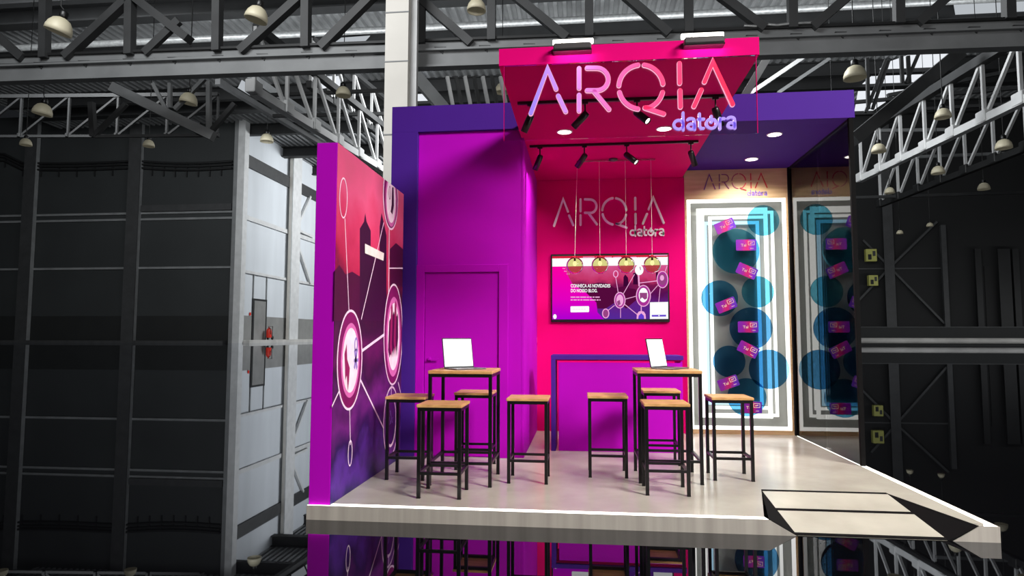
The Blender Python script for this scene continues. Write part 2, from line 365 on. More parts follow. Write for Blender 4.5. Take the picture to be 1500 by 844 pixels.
# ---- pink back wall
mb = MB(); mb.box((1.589, 4.42, ZP), (3.769, 4.56, 3.85), PINK)
mb.build('back_wall', None, label='bright pink wall behind the counter carrying the television', cat='wall')
# ---- pink canopy
mb = MB()
for y0, y1, zt in ((.185, 2.205, 4.006), (2.2051, 4.56, 3.951)): mb.box((1.557, y0, 3.854), (3.747, y1, zt), PINK)
mb.build('canopy', None, label='flat pink canopy slab projecting over the front of the stand', cat='canopy')

# ---- clear hanging sign with letters
GRAD = grad_mat('violet_to_red_letters', 0, -.85, .72, [(0, (140, 120, 226)), (.25, (200, 130, 214)), (.5, (222, 92, 160)), (.75, (246, 60, 110)), (1, (255, 24, 74))], rough=.35, emit=.42)
GRADW = grad_mat('violet_to_red_wall_letters', 0, -.42, .42, [(0, (118, 62, 140)), (.4, (170, 80, 110)), (.7, (222, 50, 60)), (1, (226, 30, 44))], rough=.4)
RIM = emis('letter_bright_rim', (255, 176, 214), 1.0)
LIL = mat('lilac_tagline', (146, 122, 216), .4, var=.03)
WORD_LIL = grad_mat('lilac_tagline_letters', 2, 0, 1, [(0, (160, 132, 226)), (1, (160, 132, 226))], rough=.4, emit=.3)
def letters(root, place, scale_px, mapf, back, thick, m, hw, rim=None, names=('A', 'R', 'Q', 'I', 'A')):
    """five letters; mapf(x,y) -> 2-D metres, place(u,v,n) -> 3-D"""
    for li in big_letters():
        mb = MB()
        for st in li:
            o = stroke2d([mapf(*p) for p in st], hw)
            if sum(o[i - 1][0] * o[i][1] - o[i][0] * o[i - 1][1] for i in range(len(o))) < 0: o = o[::-1]
            if rim:
                o2 = stroke2d([mapf(*p) for p in st], hw * 1.28)
                if sum(o2[i - 1][0] * o2[i][1] - o2[i][0] * o2[i - 1][1] for i in range(len(o2))) < 0: o2 = o2[::-1]
                mb.prism([place(u, v, thick * .45) for u, v in o2], Vector(place(0, 0, 0)) - Vector(place(0, 0, thick * .45)), rim)
            mb.prism([place(u, v, thick) for u, v in o], Vector(place(0, 0, 0)) - Vector(place(0, 0, thick)), m)
        mb.build('letter', root)
def word(root, place, x0, z0, xh, m, thick, hw=.115, squeeze=1.0):
    for li in small_word():
        mb = MB()
        for st in li:
            o = stroke2d([(x0 + x * xh * squeeze, z0 + y * xh) for x, y in st], hw * xh)
            if sum(o[i - 1][0] * o[i][1] - o[i][0] * o[i - 1][1] for i in range(len(o))) < 0: o = o[::-1]
            mb.prism([place(u, v, thick) for u, v in o], Vector(place(0, 0, 0)) - Vector(place(0, 0, thick)), m)
        mb.build('tagline_letter', root)
t = thing('hanging_sign', 'clear acrylic sheet hung from the canopy edge with big violet to red letters', 'sign', (2.66, .185, 3.19))
mb = MB(); mb.box((1.60, .192, 3.19), (3.722, .204, 3.853), ACRYL); mb.build('acrylic_panel', t)
for x in (1.602, 3.720): mb = MB(); mb.box((x - .002, .190, 3.19), (x + .002, .206, 3.853), PINK); mb.build('panel_edge', t)
def sgn(x, y):
    q = un(780 + x / 4.6875, 80 + y / 4.6875, 1, .185); return (q.x, q.z)
letters(t, lambda u, v, n: (u, .191 - n, v), 1, sgn, 0, .028, GRAD, .0165, RIM)
word(t, lambda u, v, n: (u, .191 - n, v), 3.028, 3.228, .0955, WORD_LIL, .022, .125)
# ---- white letter sign on the pink wall
t = thing('wall_sign', 'white cut-out letters with a small white word on the pink wall above the television', 'sign', (2.66, 4.42, 3.0))
xs0, xs1 = sgn(-11, 407), sgn(1372, 345)
def remap(u0, v0, u1, v1):
    a0 = sgn(-25, 407); a1 = sgn(1385, 345); top = sgn(1237, 50)[1]; base = sgn(-11, 415)[1]
    def f(x, y):
        q = sgn(x, y); return (u0 + (q[0] - a0[0]) / (a1[0] - a0[0]) * (u1 - u0), v0 + (q[1] - base) / (top - base) * (v1 - v0))
    return f
letters(t, lambda u, v, n: (u, 4.418 - n, v), 1, remap(1.83, 3.145, 3.475, 3.56), 0, .03, WHITE, .0165)
word(t, lambda u, v, n: (u, 4.418 - n, v), 2.965, 2.985, .097, WHITE, .02, .125, .96)

# ---- ceiling fittings
def downlight(x, y, z, label, group):
    t = thing('downlight', label, 'ceiling light', (x, y, z), group)
    mb = MB(); mb.lathe([(.078, 0), (.092, 0), (.092, -.006), (.078, -.010), (.078, 0)], (x, y, z), WHITE, 28); mb.build('trim_ring', t)
    mb = MB(); mb.lathe([(0, -.006), (.05, -.006), (.078, -.005), (.078, -.001), (0, -.001)], (x, y, z), LAMPW, 28); mb.build('lens', t)
downlight(2.073, 2.08, 3.854, 'round recessed light in the pink canopy underside, the left of its pair', 'round recessed lights')
downlight(3.197, 2.08, 3.854, 'round recessed light in the pink canopy underside, the right of its pair', 'round recessed lights')
downlight(4.592, 2.75, 3.953, 'round recessed light in the violet ceiling nearer the front header', 'round recessed lights')
downlight(4.601, 3.869, 3.953, 'round recessed light in the violet ceiling close to the oak wall', 'round recessed lights')
for y, lb in ((1.08, 'black lighting track under the canopy seen through the clear sign'), (2.58, 'black lighting track under the canopy just below the clear sign')):
    mb = MB(); mb.box((1.63, y - .018, 3.826), (3.66, y + .018, 3.8545), BLACKM); mb.build('lighting_track', None, .003, lb, 'track')
def spot_light(loc, aim, power, ang, name='spot_lamp', r=.03, col=(1, .95, .88)):
    l = bpy.data.lights.new(name, 'SPOT'); l.energy = power; l.spot_size = math.radians(ang); l.spot_blend = .6; l.shadow_soft_size = r; l.color = col
    o = bpy.data.objects.new(name, l); COL.objects.link(o); o.location = loc
    o.rotation_euler = Vector(aim).to_track_quat('-Z', 'Y').to_euler(); return o
def spotlight(x, y, aim, label, lit):
    aim = Vector(aim).normalized(); t = thing('track_spotlight', label, 'spotlight', (x, y, 3.826), 'black track spotlights')
    mb = MB(); mb.box((x - .03, y - .014, 3.808), (x + .03, y + .014, 3.8265), BLACKM); mb.tube([(x, y, 3.815), (x, y, 3.70)], .008, BLACKM); mb.build('stem', t)
    c = Vector((x, y, 3.70)); a = c - aim * .03; 
    mb = MB(); mb.lathe([(0, -.03), (.026, -.03), (.034, -.018), (.036, .0), (.036, .165), (.031, .165), (.031, .150)], c, BLACKM, 20, aim); mb.build('head', t)
    mb = MB(); mb.lathe([(0, .150), (.031, .150)], c, LAMPW if lit else CHROME, 20, aim); mb.build('lens', t, label='bright round lens')
    return c + aim * .175, aim
LIGHTS = []
ords = ('leftmost', 'second from the left', 'third from the left', 'rightmost')
for row, (y, nm, pxs, dirs) in enumerate(((1.08, 'front track behind the clear sign', (777, 857, 933, 1048), ((-.42, .25, -.85), (-.68, .30, -.62), (.55, -.40, -.62), (.35, .3, -.85))),
                                (2.58, 'rear track', (791, 856, 918, 1012), ((-.40, .45, -.80), (-.55, .52, -.65), (.62, -.30, -.62), (.35, .5, -.79))))):
    for k in range(4):
        x = un(pxs[k], 150 if row == 0 else 212, 1, y).x
        LIGHTS.append(spotlight(x, y, dirs[k], 'black spotlight on the %s, %s of four' % (nm, ords[k]), k == 2))
FLOODS = []
# ---- two wash lights on the canopy front
for k, (px0, px1, py) in enumerate(((811, 866, 72), (1001, 1059, 62))):
    a = un(px0, py, 1, .16).x; b = un(px1, py, 1, .16).x
    t = thing('flood_light', 'grey bar floodlight with glowing tube on the canopy edge, %s one' % ('left' if k == 0 else 'right'), 'floodlight', ((a + b) / 2, .17, 3.93), 'bar floodlights on the canopy edge')
    mb = MB(); mb.bevbox((a, .085, 3.935), (b, .184, 3.985), .008, DKGREY); mb.box((a + .01, .10, 3.985), (b - .01, .17, 3.993), CHROME); mb.build('housing', t)
    mb = MB(); mb.bevbox((a - .004, .09, 3.922), (b + .004, .184, 3.9349), .004, BLACKM); mb.build('base_tray', t)
    for x in (a + .07, b - .07): mb = MB(); mb.bar((x, .12, 3.99), (x, .21, 4.05), .012, .012, CHROME); mb.build('bracket', t)
    FLOODS.append((a, b))
    mb = MB(); mb.bevbox((a - .01, .20, 4.035), (b + .02, .24, 4.075), .006, LED); mb.build('tube', t, label='glowing white tube')

# ---- pendant lamp with four amber globes
t = thing('pendant_lamp', 'four amber glass globes on thin cords hanging from a slim ceiling bar before the television', 'pendant lamp', (2.70, 3.31, 2.33))
mb = MB(); mb.box((2.20, 3.30, 3.826), (3.23, 3.32, 3.842), CHROME); mb.build('ceiling_bar', t)
mb = MB(); mb.lathe([(0, 0), (.06, 0), (.06, -.02), (.03, -.03), (0, -.03)], (2.68, 3.31, 3.854), DKGREY, 24); mb.build('ceiling_rose', t)
for gx in (2.168, 2.498, 2.839, 3.173):
    g = (gx, 3.31, 2.437)
    mb = MB(); mb.tube([(gx + (.04 if gx < 2.2 else 0), 3.31, 3.828), (gx, 3.31, 2.56)], .0016, WHITE, 6); mb.build('cord', t)
    mb = MB(); mb.lathe([(.112 * math.sin(PI * k / 24), .112 * math.cos(PI * k / 24)) for k in range(25)], g, AMBER, 32); gl = mb.build('globe', t, label='clear amber glass ball')
    mb = MB(); mb.lathe([(0, .128), (.012, .128), (.020, .122), (.045, .108), (.05, .104), (0, .104)], g, REDCAP, 20); mb.build('cap', gl, label='red cap')
    mb = MB(); mb.lathe([(0, .1), (.014, .1), (.014, .06), (.0, .06)], g, BLACKM, 14); mb.build('socket', gl)
    mb = MB(); mb.lathe([(.0, .06), (.016, .055), (.026, .035), (.026, .015), (.016, -.005), (0, -.01)], g, emis('bulb_glow', (255, 244, 210), 1.3), 16); mb.build('bulb', gl)

# ---- television
t = thing('television', 'wide wall television showing a magenta web page above the counter', 'television', (2.66, 4.40, 1.72))
mb = MB(); mb.bevbox((1.800, 4.365, 1.712), (3.525, 4.4195, 2.722), .008, BLACKP); mb.build('housing', t)
YT = 4.362
def TV(zx, zy): q = un(800 + zx / 7.337, 365 + zy / 7.337, 1, YT); return q
mb = MB()
tvbg = grad_mat('screen_dusk_picture', 2, .05, .86, [(0, (84, 40, 150)), (.25, (98, 34, 130)), (.45, (88, 16, 82)), (.6, (120, 24, 78)), (.72, (196, 52, 104)), (1, (214, 92, 150))], .3, 6, emit=1.0, only_emit=True)
tvmag = grad_mat('screen_magenta', 2, .05, .85, [(0, (176, 0, 206)), (.35, (226, 0, 190)), (1, (252, 0, 158))], emit=1.0, only_emit=True)
eW = emis('screen_white', (255, 255, 255), 1.0); eR = emis('screen_red_bar', (214, 30, 60)); eP = emis('screen_pale_pink', (240, 170, 220)); eH = emis('screen_halo', (170, 50, 150)); eD = emis('screen_dark', (58, 6, 52)); eV = emis('screen_violet', (98, 60, 206)); eM = emis('screen_mauve', (150, 70, 130)); eS = emis('screen_shadow', (84, 10, 60))
def tp(pts, m, layer): 
    ps = [TV(*p) for p in pts]; 
    if (ps[1] - ps[0]).cross(ps[2] - ps[1]).y > 0: ps = ps[::-1]
    mb.add([(p.x, YT - .0012 * layer, p.z) for p in ps], [tuple(range(len(ps)))], m)
def tdisc(x, y, rx, ry, m, l): tp([(x + rx * math.cos(2 * PI * k / 28), y + ry * math.sin(2 * PI * k / 28)) for k in range(28)], m, l)
def tring(x, y, rx, ry, w, m, l):
    for k in range(28):
        a, b = 2 * PI * k / 28, 2 * PI * (k + 1) / 28
        tp([(x + (rx + s * w) * math.cos(q), y + (ry + s * w) * math.sin(q)) for s, q in ((-.5, a), (.5, a), (.5, b), (-.5, b))], m, l)
def tline(a, b, w, m, l):
    a = Vector(a); b = Vector(b); d = (b - a).normalized(); n = Vector((-d.y, d.x)) * w / 2; tp([a + n, b + n, b - n, a - n], m, l)
tp([(68, 78), (1308, 60), (1312, 752), (66, 756)], tvbg, 0)
tp([(65, 100), (1308, 82), (1308, 170), (66, 188)], eW, 1); tp([(65, 78), (1308, 60), (1308, 84), (65, 102)], eR, 1)
for x0, x1 in ((395, 520), (535, 610), (630, 705), (720, 805), (905, 970)): tp([(x0, 84), (x1, 82), (x1, 90), (x0, 92)], eP, 2)
tp([(1110, 64), (1302, 61), (1302, 70), (1110, 73)], eP, 2)
tp([(66, 188), (205, 186), (232, 280), (280, 370), (430, 470), (540, 575), (552, 680), (622, 754), (66, 756)], tvmag, 1)
tp([(430, 470), (360, 400), (560, 360), (660, 370), (740, 420), (830, 400), (832, 300), (850, 275), (880, 310), (890, 420), (960, 430), (1000, 520), (860, 640), (760, 560), (640, 640), (552, 640), (540, 575)], eS, .5)
tp([(832, 300), (850, 272), (878, 305), (884, 400), (832, 400)], eD, 1); tp([(935, 260), (965, 250), (985, 300), (985, 380), (935, 380)], eD, 1); tp([(1180, 240), (1200, 232), (1206, 330), (1180, 330)], eD, 1)
tline((748, 305), (775, 470), 7, eP, 2); tline((830, 480), (950, 270), 7, eP, 2); tline((850, 538), (972, 505), 7, eP, 2); tline((845, 595), (1000, 720), 8, eP, 2); tline((735, 605), (665, 660), 7, eP, 2); tline((1120, 480), (1200, 390), 7, eP, 2)
tline((1000, 365), (1190, 342), 9, eP, 2); tline((992, 270), (1000, 400), 16, eP, 2); tline((800, 630), (800, 740), 6, eP, 2); tline((1022, 610), (1022, 670), 10, eP, 2); tline((1225, 420), (1210, 570), 6, eP, 2); tline((1280, 240), (1300, 180), 8, eP, 2)
for x, y, rx, ry in ((792, 550, 56, 84), (1045, 503, 75, 112), (1250, 328, 58, 88), (1022, 735, 50, 60), (640, 692, 34, 48)):
    if y + ry > 748: ry = 748 - y if y > 740 else ry
    tdisc(x, y, rx, min(ry, 752 - y), eH, 3) if y + ry < 752 else None
    if y + ry < 752: tring(x, y, rx, ry, 10, eP, 4)
tp([(972, 750), (975, 700), (995, 672), (1022, 664), (1050, 672), (1068, 700), (1072, 750)], eP, 3); tp([(990, 750), (994, 715), (1022, 690), (1050, 715), (1054, 750)], eV, 4)
tdisc(792, 550, 38, 62, eP, 5); tdisc(1045, 495, 50, 78, eW, 5); tdisc(1250, 325, 40, 62, eM, 5); tdisc(640, 692, 22, 34, eM, 5); tring(748, 268, 24, 34, 10, eP, 4); tdisc(1000, 225, 46, 55, eW, 4)
tp([(1005, 470), (1085, 470), (1085, 530), (1060, 545), (1030, 520), (1008, 545)], eM, 6); tp([(760, 565), (790, 545), (800, 590), (775, 610)], eM, 6); tline((1008, 190), (1014, 225), 8, eM, 6); tdisc(1245, 310, 22, 30, eP, 6)
tp([(1115, 572), (1310, 568), (1312, 750), (1115, 752)], eW, 7); tp([(1135, 708), (1288, 706), (1288, 725), (1135, 727)], eV, 8); tdisc(1212, 716, 7, 6, eW, 9)
tp([(268, 615), (455, 613), (462, 622), (462, 670), (455, 678), (268, 680), (262, 672), (262, 622)], eW, 7)
for x in range(5): tp([(290 + x * 28, 645), (312 + x * 28, 645), (312 + x * 28, 648), (290 + x * 28, 648)], eP, 8)
tdisc(94, 726, 19, 26, eW, 7)
for x, y in ((182, 208), (196, 210), (198, 238), (214, 240), (226, 268), (246, 268)): tdisc(x, y, 5, 5, eP, 6)
def tv_text(s, x0, x1, y, hgt, bold, m=eW):
    w = text_width(s, 1.0, bold); k = (x1 - x0) / w
    def pl(x, yy): p = TV(x0 + x * k, y - yy * hgt); return (p.x, YT - .0012 * 9, p.z)
    text_mesh(mb, s, pl, m, 1.0, bold)
tv_text('CONHEÇA AS NOVIDADES', 264, 690, 412, 50, .022); tv_text('DO NOSSO BLOG.', 264, 550, 464, 50, .022)
for y, x1 in ((518, 575), (548, 585)):
    x = 264
    while x < x1:
        w_ = random.choice((22, 36, 50, 64)); tp([(x, y - 7), (min(x + w_, x1), y - 7), (min(x + w_, x1), y + 5), (x, y + 5)], eP, 8); x += w_ + 8
mb.build('screen', t, label='lit web page with headline, white button and network picture')

# ---- counter
t = thing('reception_counter', 'waist-high counter with violet top and left side around a purple front panel, under the television', 'counter', (2.67, 3.05, ZP))
mb = MB(); mb.box((1.876, 2.765, ZP), (1.932, 3.30, 1.2199), VIOLET); mb.box((1.876, 2.765, 1.22), (3.47, 3.30, 1.272), VIOLET); mb.build('waterfall_frame', t, bevel=.003)
mb = MB(); mb.box((1.968, 2.79, ZP), (3.455, 2.83, 1.185), PURPLE); mb.build('front_panel', t, bevel=.003)
mb = MB(); mb.box((1.933, 2.80, 1.205), (3.455, 3.28, 1.2198), PINK); mb.box((3.435, 2.831, ZP), (3.465, 3.28, 1.204), PURPLE); mb.build('inner_shelf', t, label='pink underside strip below the top')

# ---- oak wall with lit niche
t = thing('oak_wall', 'light oak wall at the right rear around a tall niche of nested glowing frames', 'wall', (4.54, 4.5, ZP))
nx0, nx1, nz0, nz1 = 3.80, 5.205, .176, 3.515
mb = MB(); mb.box((3.77, 4.42, nz1), (5.30, 4.47, 3.9528), OAK); mb.build('top_panel', t)
mb = MB(); mb.box((3.77, 4.42, ZP), (5.30, 4.47, nz0), OAK); mb.build('bottom_panel', t)
mb = MB(); mb.box((3.77, 4.42, nz0), (nx0, 4.47, nz1), OAK); mb.build('side_panel', t)
mb = MB(); mb.box((nx1, 4.42, nz0), (5.30, 4.47, nz1), OAK); mb.build('side_panel', t)
mb = MB(); mb.box((3.77, 4.565, ZP), (5.30, 4.60, 3.9528), NICHE)
for a, b in (((nx0 - .01, 4.471, nz0 - .01), (nx0, 4.564, nz1 + .01)), ((nx1, 4.471, nz0 - .01), (nx1 + .01, 4.564, nz1 + .01)), ((nx0, 4.471, nz1), (nx1, 4.564, nz1 + .01)), ((nx0, 4.471, nz0 - .01), (nx1, 4.564, nz0))): mb.box(a, b, NICHE)
mb.build('niche_back', t)
def rect_frame(x0, z0, x1, z1, w, y0, y1, m, name):
    mb = MB()
    mb.box((x0, y0, z0), (x0 + w, y1, z1), m); mb.box((x1 - w, y0, z0), (x1, y1, z1), m); mb.box((x0 + w, y0, z1 - w), (x1 - w, y1, z1), m); mb.box((x0 + w, y0, z0), (x1 - w, y1, z0 + w), m)
    return mb.build(name, t)
rect_frame(3.80, .176, 5.205, 3.515, .052, 4.425, 4.445, LEDF, 'light_frame')
rect_frame(3.945, .34, 4.955, 3.385, .055, 4.455, 4.475, LEDF, 'light_frame')
rect_frame(4.015, .36, 5.045, 3.340, .040, 4.478, 4.498, LEDF, 'light_frame')
rect_frame(4.125, .46, 4.965, 3.275, .042, 4.50, 4.52, LEDF, 'light_frame')
rect_frame(4.055, .52, 4.850, 3.20, .045, 4.523, 4.543, LEDB, 'light_frame')
mb = MB(); mb.box((nx0 + .053, 4.436, nz0 + .053), (nx1 - .053, 4.440, nz1 - .053), glass('niche_clear_pane', (.96, .97, .97), 1.2)); mb.build('niche_pane', t)
# letters on the oak wall
t = thing('wall_sign', 'thin violet to red letters on the oak wall above the glowing niche', 'sign', (4.5, 4.42, 3.55))
letters(t, lambda u, v, n: (u, 4.418 - n, v), 1, remap(4.045, 3.655, 4.955, 3.885), 0, .012, GRADW, .0068)
word(t, lambda u, v, n: (u, 4.418 - n, v), 4.665, 3.555, .052, LIL, .010, .10, 1.0)
# tinted discs on the niche pane
TEAL = []
for k, tint in enumerate(((.36, .68, .78), (.30, .58, .74), (.26, .50, .68))): TEAL.append(glass('teal_film_%d' % k, tint, 1.1))
discs = [(1078, 368, 33, 0, 'largest teal disc in the upper niche, behind the second card'), (1118, 323, 22.5, 0, 'small teal disc at the top right corner of the niche'), (1054, 437, 26, 1, 'teal disc at the left of the niche behind the fourth card'),
         (1110, 427.6, 22.6, 0, 'teal disc on the right just above the middle of the niche'), (1100, 481, 30, 2, 'dark teal disc in the middle of the niche behind the level card'), (1068, 529.6, 22.7, 2, 'small dark teal disc low on the left of the niche'),
         (1126.5, 541, 28, 2, 'dark teal disc low on the right edge of the niche'), (1094, 582, 27, 1, 'lowest teal disc at the foot of the niche')]
for k, (px, py, r, ti, lb) in enumerate(discs):
    yy = 4.4335 - .0042 * (k % 4); c = un(px, py, 1, yy); rr = r / F_PX * 9.55
    mb = MB(); mb.lathe([(0, 0), (rr, 0), (rr, .003), (0, .003)], c, TEAL[ti], 48, (0, -1, 0))
    mb.build('tinted_disc', None, 0, lb, 'disc', 'round teal discs on the niche glass')
# cards
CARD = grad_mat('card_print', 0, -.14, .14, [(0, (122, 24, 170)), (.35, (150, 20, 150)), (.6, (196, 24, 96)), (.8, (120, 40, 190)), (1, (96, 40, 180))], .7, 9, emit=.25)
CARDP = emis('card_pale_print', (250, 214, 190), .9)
cards = [(1062, 331, 22, 'purple card tilted up at the top of the niche'), (1093, 359, 0, 'level purple card on the largest disc'), (1094, 397, -24, 'purple card tilted down just under the level card of the upper disc'),
         (1064, 447, 22, 'purple card tilted up at the left middle of the niche'), (1096, 479, 0, 'level purple card in the middle of the niche'), (1096, 512, -27, 'purple card tilted down just below the middle of the niche'),
         (1067, 561, 20, 'purple card tilted up low in the niche'), (1101, 597, 0, 'lowest purple card, level, partly behind the right stool')]
for px, py, ang, lb in cards:
    c = un(px, py, 1, 4.408); w_, h_ = .143, .080; ca, sa = math.cos(math.radians(ang)), math.sin(math.radians(ang))
    t = thing('sim_card', lb, 'card', (c.x, 4.412, c.z), 'purple cards floating in the niche')
    def cp(u, v, n=0.0): return (c.x + u * ca - v * sa, 4.408 - n, c.z + u * sa + v * ca)
    mb = MB(); r_ = .012; ol = [(w_ - r_ + r_ * math.cos(a), h_ - r_ + r_ * math.sin(a)) for a in (0, .8, 1.57)] + [(-w_ + r_ + r_ * math.cos(a), h_ - r_ + r_ * math.sin(a)) for a in (1.57, 2.4, 3.14)] + [(-w_ + r_ + r_ * math.cos(a), -h_ + r_ + r_ * math.sin(a)) for a in (3.14, 3.9, 4.71)] + [(w_ - r_ + r_ * math.cos(a), -h_ + r_ + r_ * math.sin(a)) for a in (4.71, 5.5, 6.28)]
    mb.prism([cp(*p) for p in ol], (0, .005, 0), CARD)
    o = mb.build('card_body', t)
    mb = MB(); wd = text_width('Tal'); text_mesh(mb, 'Tal', lambda x, y: cp(-.075 + x / wd * .075, -.02 + y * .055, .0012), CARDP, 1.0, .01); mb.build('print', t, label='pale word')
    mb = MB()
    for a, b in (((.03, .0), (.115, .0)), ((.115, 0), (.115, .055)), ((.115, .055), (.03, .055)), ((.03, .055), (.03, 0)), ((.055, .028), (.09, .028)), ((.055, .02), (.09, .036)), ((.06, -.05), (.1, -.05))):
        mb.prism([cp(u, v, .0012) for u, v in stroke2d([a, b], .0035, 4)][::-1], (0, .0008, 0), CARDP)
    mb.build('chip_outline', t)

# ---- glass partition
t = thing('glass_partition', 'floor-to-ceiling clear glass partition with black posts closing the right side of the stand', 'partition', (5.29, 3.3, ZP))
mb = MB(); mb.box((5.255, 2.26, ZP + .001), (5.267, 3.30, 3.952), PANE); mb.build('glass_pane', t)
mb = MB(); mb.box((5.255, 3.304, ZP + .001), (5.267, 4.36, 3.952), PANE); mb.build('glass_pane', t)
mb = MB(); mb.box((5.242, YP + .006, ZP + .001), (5.290, 2.26, 3.952), BLACKR); mb.build('post', t, bevel=.003)
mb = MB(); mb.box((5.232, 4.36, ZP + .001), (5.292, 4.419, 3.952), BLACKR); mb.build('post', t, bevel=.003)
mb = MB(); mb.box((5.245, 2.261, 3.925), (5.277, 4.359, 3.9525), BLACKM); mb.build('top_rail', t)

# ---- furniture
def frame_piece(mb, cx, cy, hw, hd, ztop, leg, z0=0.0): pass
def stool(label):
    t = thing('bar_stool', label, 'stool', (0, 0, 0), 'square wooden bar stools on black frames')
    h = .775; a = .193; l = .030
    mb = MB(); mb.bevbox((-a - .008, -a - .008, h), (a + .008, a + .008, h + .026), .004, TOPWOOD); mb.build('seat', t, local=True)
    for sx, sy in ((-1, -1), (1, -1), (1, 1), (-1, 1)):
        mb = MB(); x = sx * (a - l / 2); y = sy * (a - l / 2); mb.box((x - l / 2, y - l / 2, 0.004), (x + l / 2, y + l / 2, h - l), BLACKM); mb.box((x - l / 2 - .001, y - l / 2 - .001, 0), (x + l / 2 + .001, y + l / 2 + .001, .01), BLACKP); mb.build('leg', t, local=True)
    mb = MB()
    for s in (-1, 1): mb.box((-a, s * (a - l / 2) - l / 2, h - l), (a, s * (a - l / 2) + l / 2, h - .0005), BLACKM); mb.box((s * (a - l / 2) - l / 2, -a + l, h - l), (s * (a - l / 2) + l / 2, a - l, h - .0005), BLACKM)
    mb.build('seat_frame', t, local=True)
    for s in (-1, 1):
        mb = MB(); mb.box((-a + l, s * (a - l / 2) - l / 2 + .003, .20), (a - l, s * (a - l / 2) + l / 2 - .003, .224), BLACKM); mb.build('foot_rail', t, local=True)
        mb = MB(); mb.box((s * (a - l / 2) - l / 2 + .003, -a + l, .20), (s * (a - l / 2) + l / 2 - .003, a - l, .224), BLACKM); mb.build('foot_rail', t, local=True)
    return t
ST = [(1.03, .505, 'square wooden bar stool directly in front of the left bar table'), (.543, 1.175, 'square wooden bar stool beside the mural wall, leftmost of all'), (1.12, 1.71, 'square wooden bar stool behind the left bar table near the purple door'),
      (1.738, 1.16, 'square wooden bar stool just right of the left bar table'), (2.51, 1.513, 'square wooden bar stool just left of the right bar table, before the counter'), (3.003, .84, 'square wooden bar stool in front of the right bar table'),
      (3.12, 2.20, 'square wooden bar stool behind the right bar table, mostly hidden'), (3.713, 1.507, 'square wooden bar stool in front of the glowing niche, rightmost of all')]
s0 = stool(ST[0][2])
for k, (x, y, lb) in enumerate(ST):
    if k == 0: s0.location = (x, y, ZP)
    else: dup(s0, (x, y, ZP), lb)
def bar_table(label):
    t = thing('bar_table', label, 'bar table', (0, 0, 0), 'tall bar tables with wooden tops')
    h = 1.038; a = .302; l = .031
    mb = MB(); mb.bevbox((-a - .004, -a - .004, h), (a + .004, a + .004, h + .03), .004, TOPWOOD); mb.build('table_top', t, local=True)
    for sx, sy in ((-1, -1), (1, -1), (1, 1), (-1, 1)):
        mb = MB(); x = sx * (a - l / 2); y = sy * (a - l / 2); mb.box((x - l / 2, y - l / 2, .004), (x + l / 2, y + l / 2, h - l), BLACKM); mb.box((x - l / 2 - .001, y - l / 2 - .001, 0), (x + l / 2 + .001, y + l / 2 + .001, .01), BLACKP); mb.build('leg', t, local=True)
    mb = MB()
    for s in (-1, 1): mb.box((-a, s * (a - l / 2) - l / 2, h - l), (a, s * (a - l / 2) + l / 2, h - .0005), BLACKM); mb.box((s * (a - l / 2) - l / 2, -a + l, h - l), (s * (a - l / 2) + l / 2, a - l, h - .0005), BLACKM)
    mb.build('top_frame', t, local=True)
    for s in (-1, 1):
        mb = MB(); mb.box((-a + l, s * (a - l / 2) - l / 2 + .003, .20), (a - l, s * (a - l / 2) + l / 2 - .003, .225), BLACKM); mb.build('foot_rail', t, local=True)
        mb = MB(); mb.box((s * (a - l / 2) - l / 2 + .003, -a + l, .20), (s * (a - l / 2) + l / 2 - .003, a - l, .225), BLACKM); mb.build('foot_rail', t, local=True)
    return t
tb = bar_table('tall wooden-topped bar table before the purple door, holding an open laptop')
tb.location = (1.12, 1.085, ZP)
dup(tb, (3.09, 1.415, ZP), 'tall wooden-topped bar table before the right counter end, holding an open laptop')
KEYS = mat('dark_keys', (40, 38, 42), .5)
def laptop(loc, rz, lean, label):
    """hinge along local x, keyboard towards local -y, lid leaning back by lean"""
    t = thing('laptop', label, 'laptop', loc, 'open laptops with white screens', rz)
    w, d, hh = .34, .24, .295
    mb = MB(); mb.bevbox((-w / 2, -d, 0), (w / 2, 0, .014), .003, GREYM); b = mb.build('base', t, local=True)
    mb = MB()
    for r in range(5):
        for c in range(13): mb.box((-w / 2 + .022 + c * .0228, -.115 + r * .019, .0141), (-w / 2 + .0415 + c * .0228, -.10 + r * .019, .0155), KEYS)
    k_ = mb.build('keyboard', b, local=True)
    mb = MB(); mb.box((-.055, -.215, .0141), (.055, -.135, .0148), DKGREY); mb.build('touchpad', b, local=True)
    cl, sl = math.cos(lean), math.sin(lean)
    def L(x, u, n): return (x, u * sl + n * cl, .014 + u * cl - n * sl)
    mb = MB(); vs = [L(x, u, n) for x in (-w / 2, w / 2) for u in (0, hh) for n in (0, .008)]
    mb.add(vs, [(0, 4, 6, 2), (1, 3, 7, 5), (0, 1, 5, 4), (2, 6, 7, 3), (0, 2, 3, 1), (4, 5, 7, 6)], BLACKP); ld = mb.build('lid', t, local=True, bevel=.002)
    mb = MB(); mb.add([L(-w / 2 + .008, .010, -.001), L(w / 2 - .008, .010, -.001), L(w / 2 - .008, hh - .010, -.001), L(-w / 2 + .008, hh - .010, -.001)], [(0, 1, 2, 3)], SCREENW); mb.build('display', ld, local=True, label='blank bright white screen')
    return t
ZT = ZP + 1.068
laptop((1.04, 1.165, ZT), math.radians(41), math.radians(10), 'open laptop with blank white screen on the left bar table')
laptop((3.04, 1.50, ZT), math.radians(55), math.radians(11), 'open laptop with blank white screen on the right bar table')

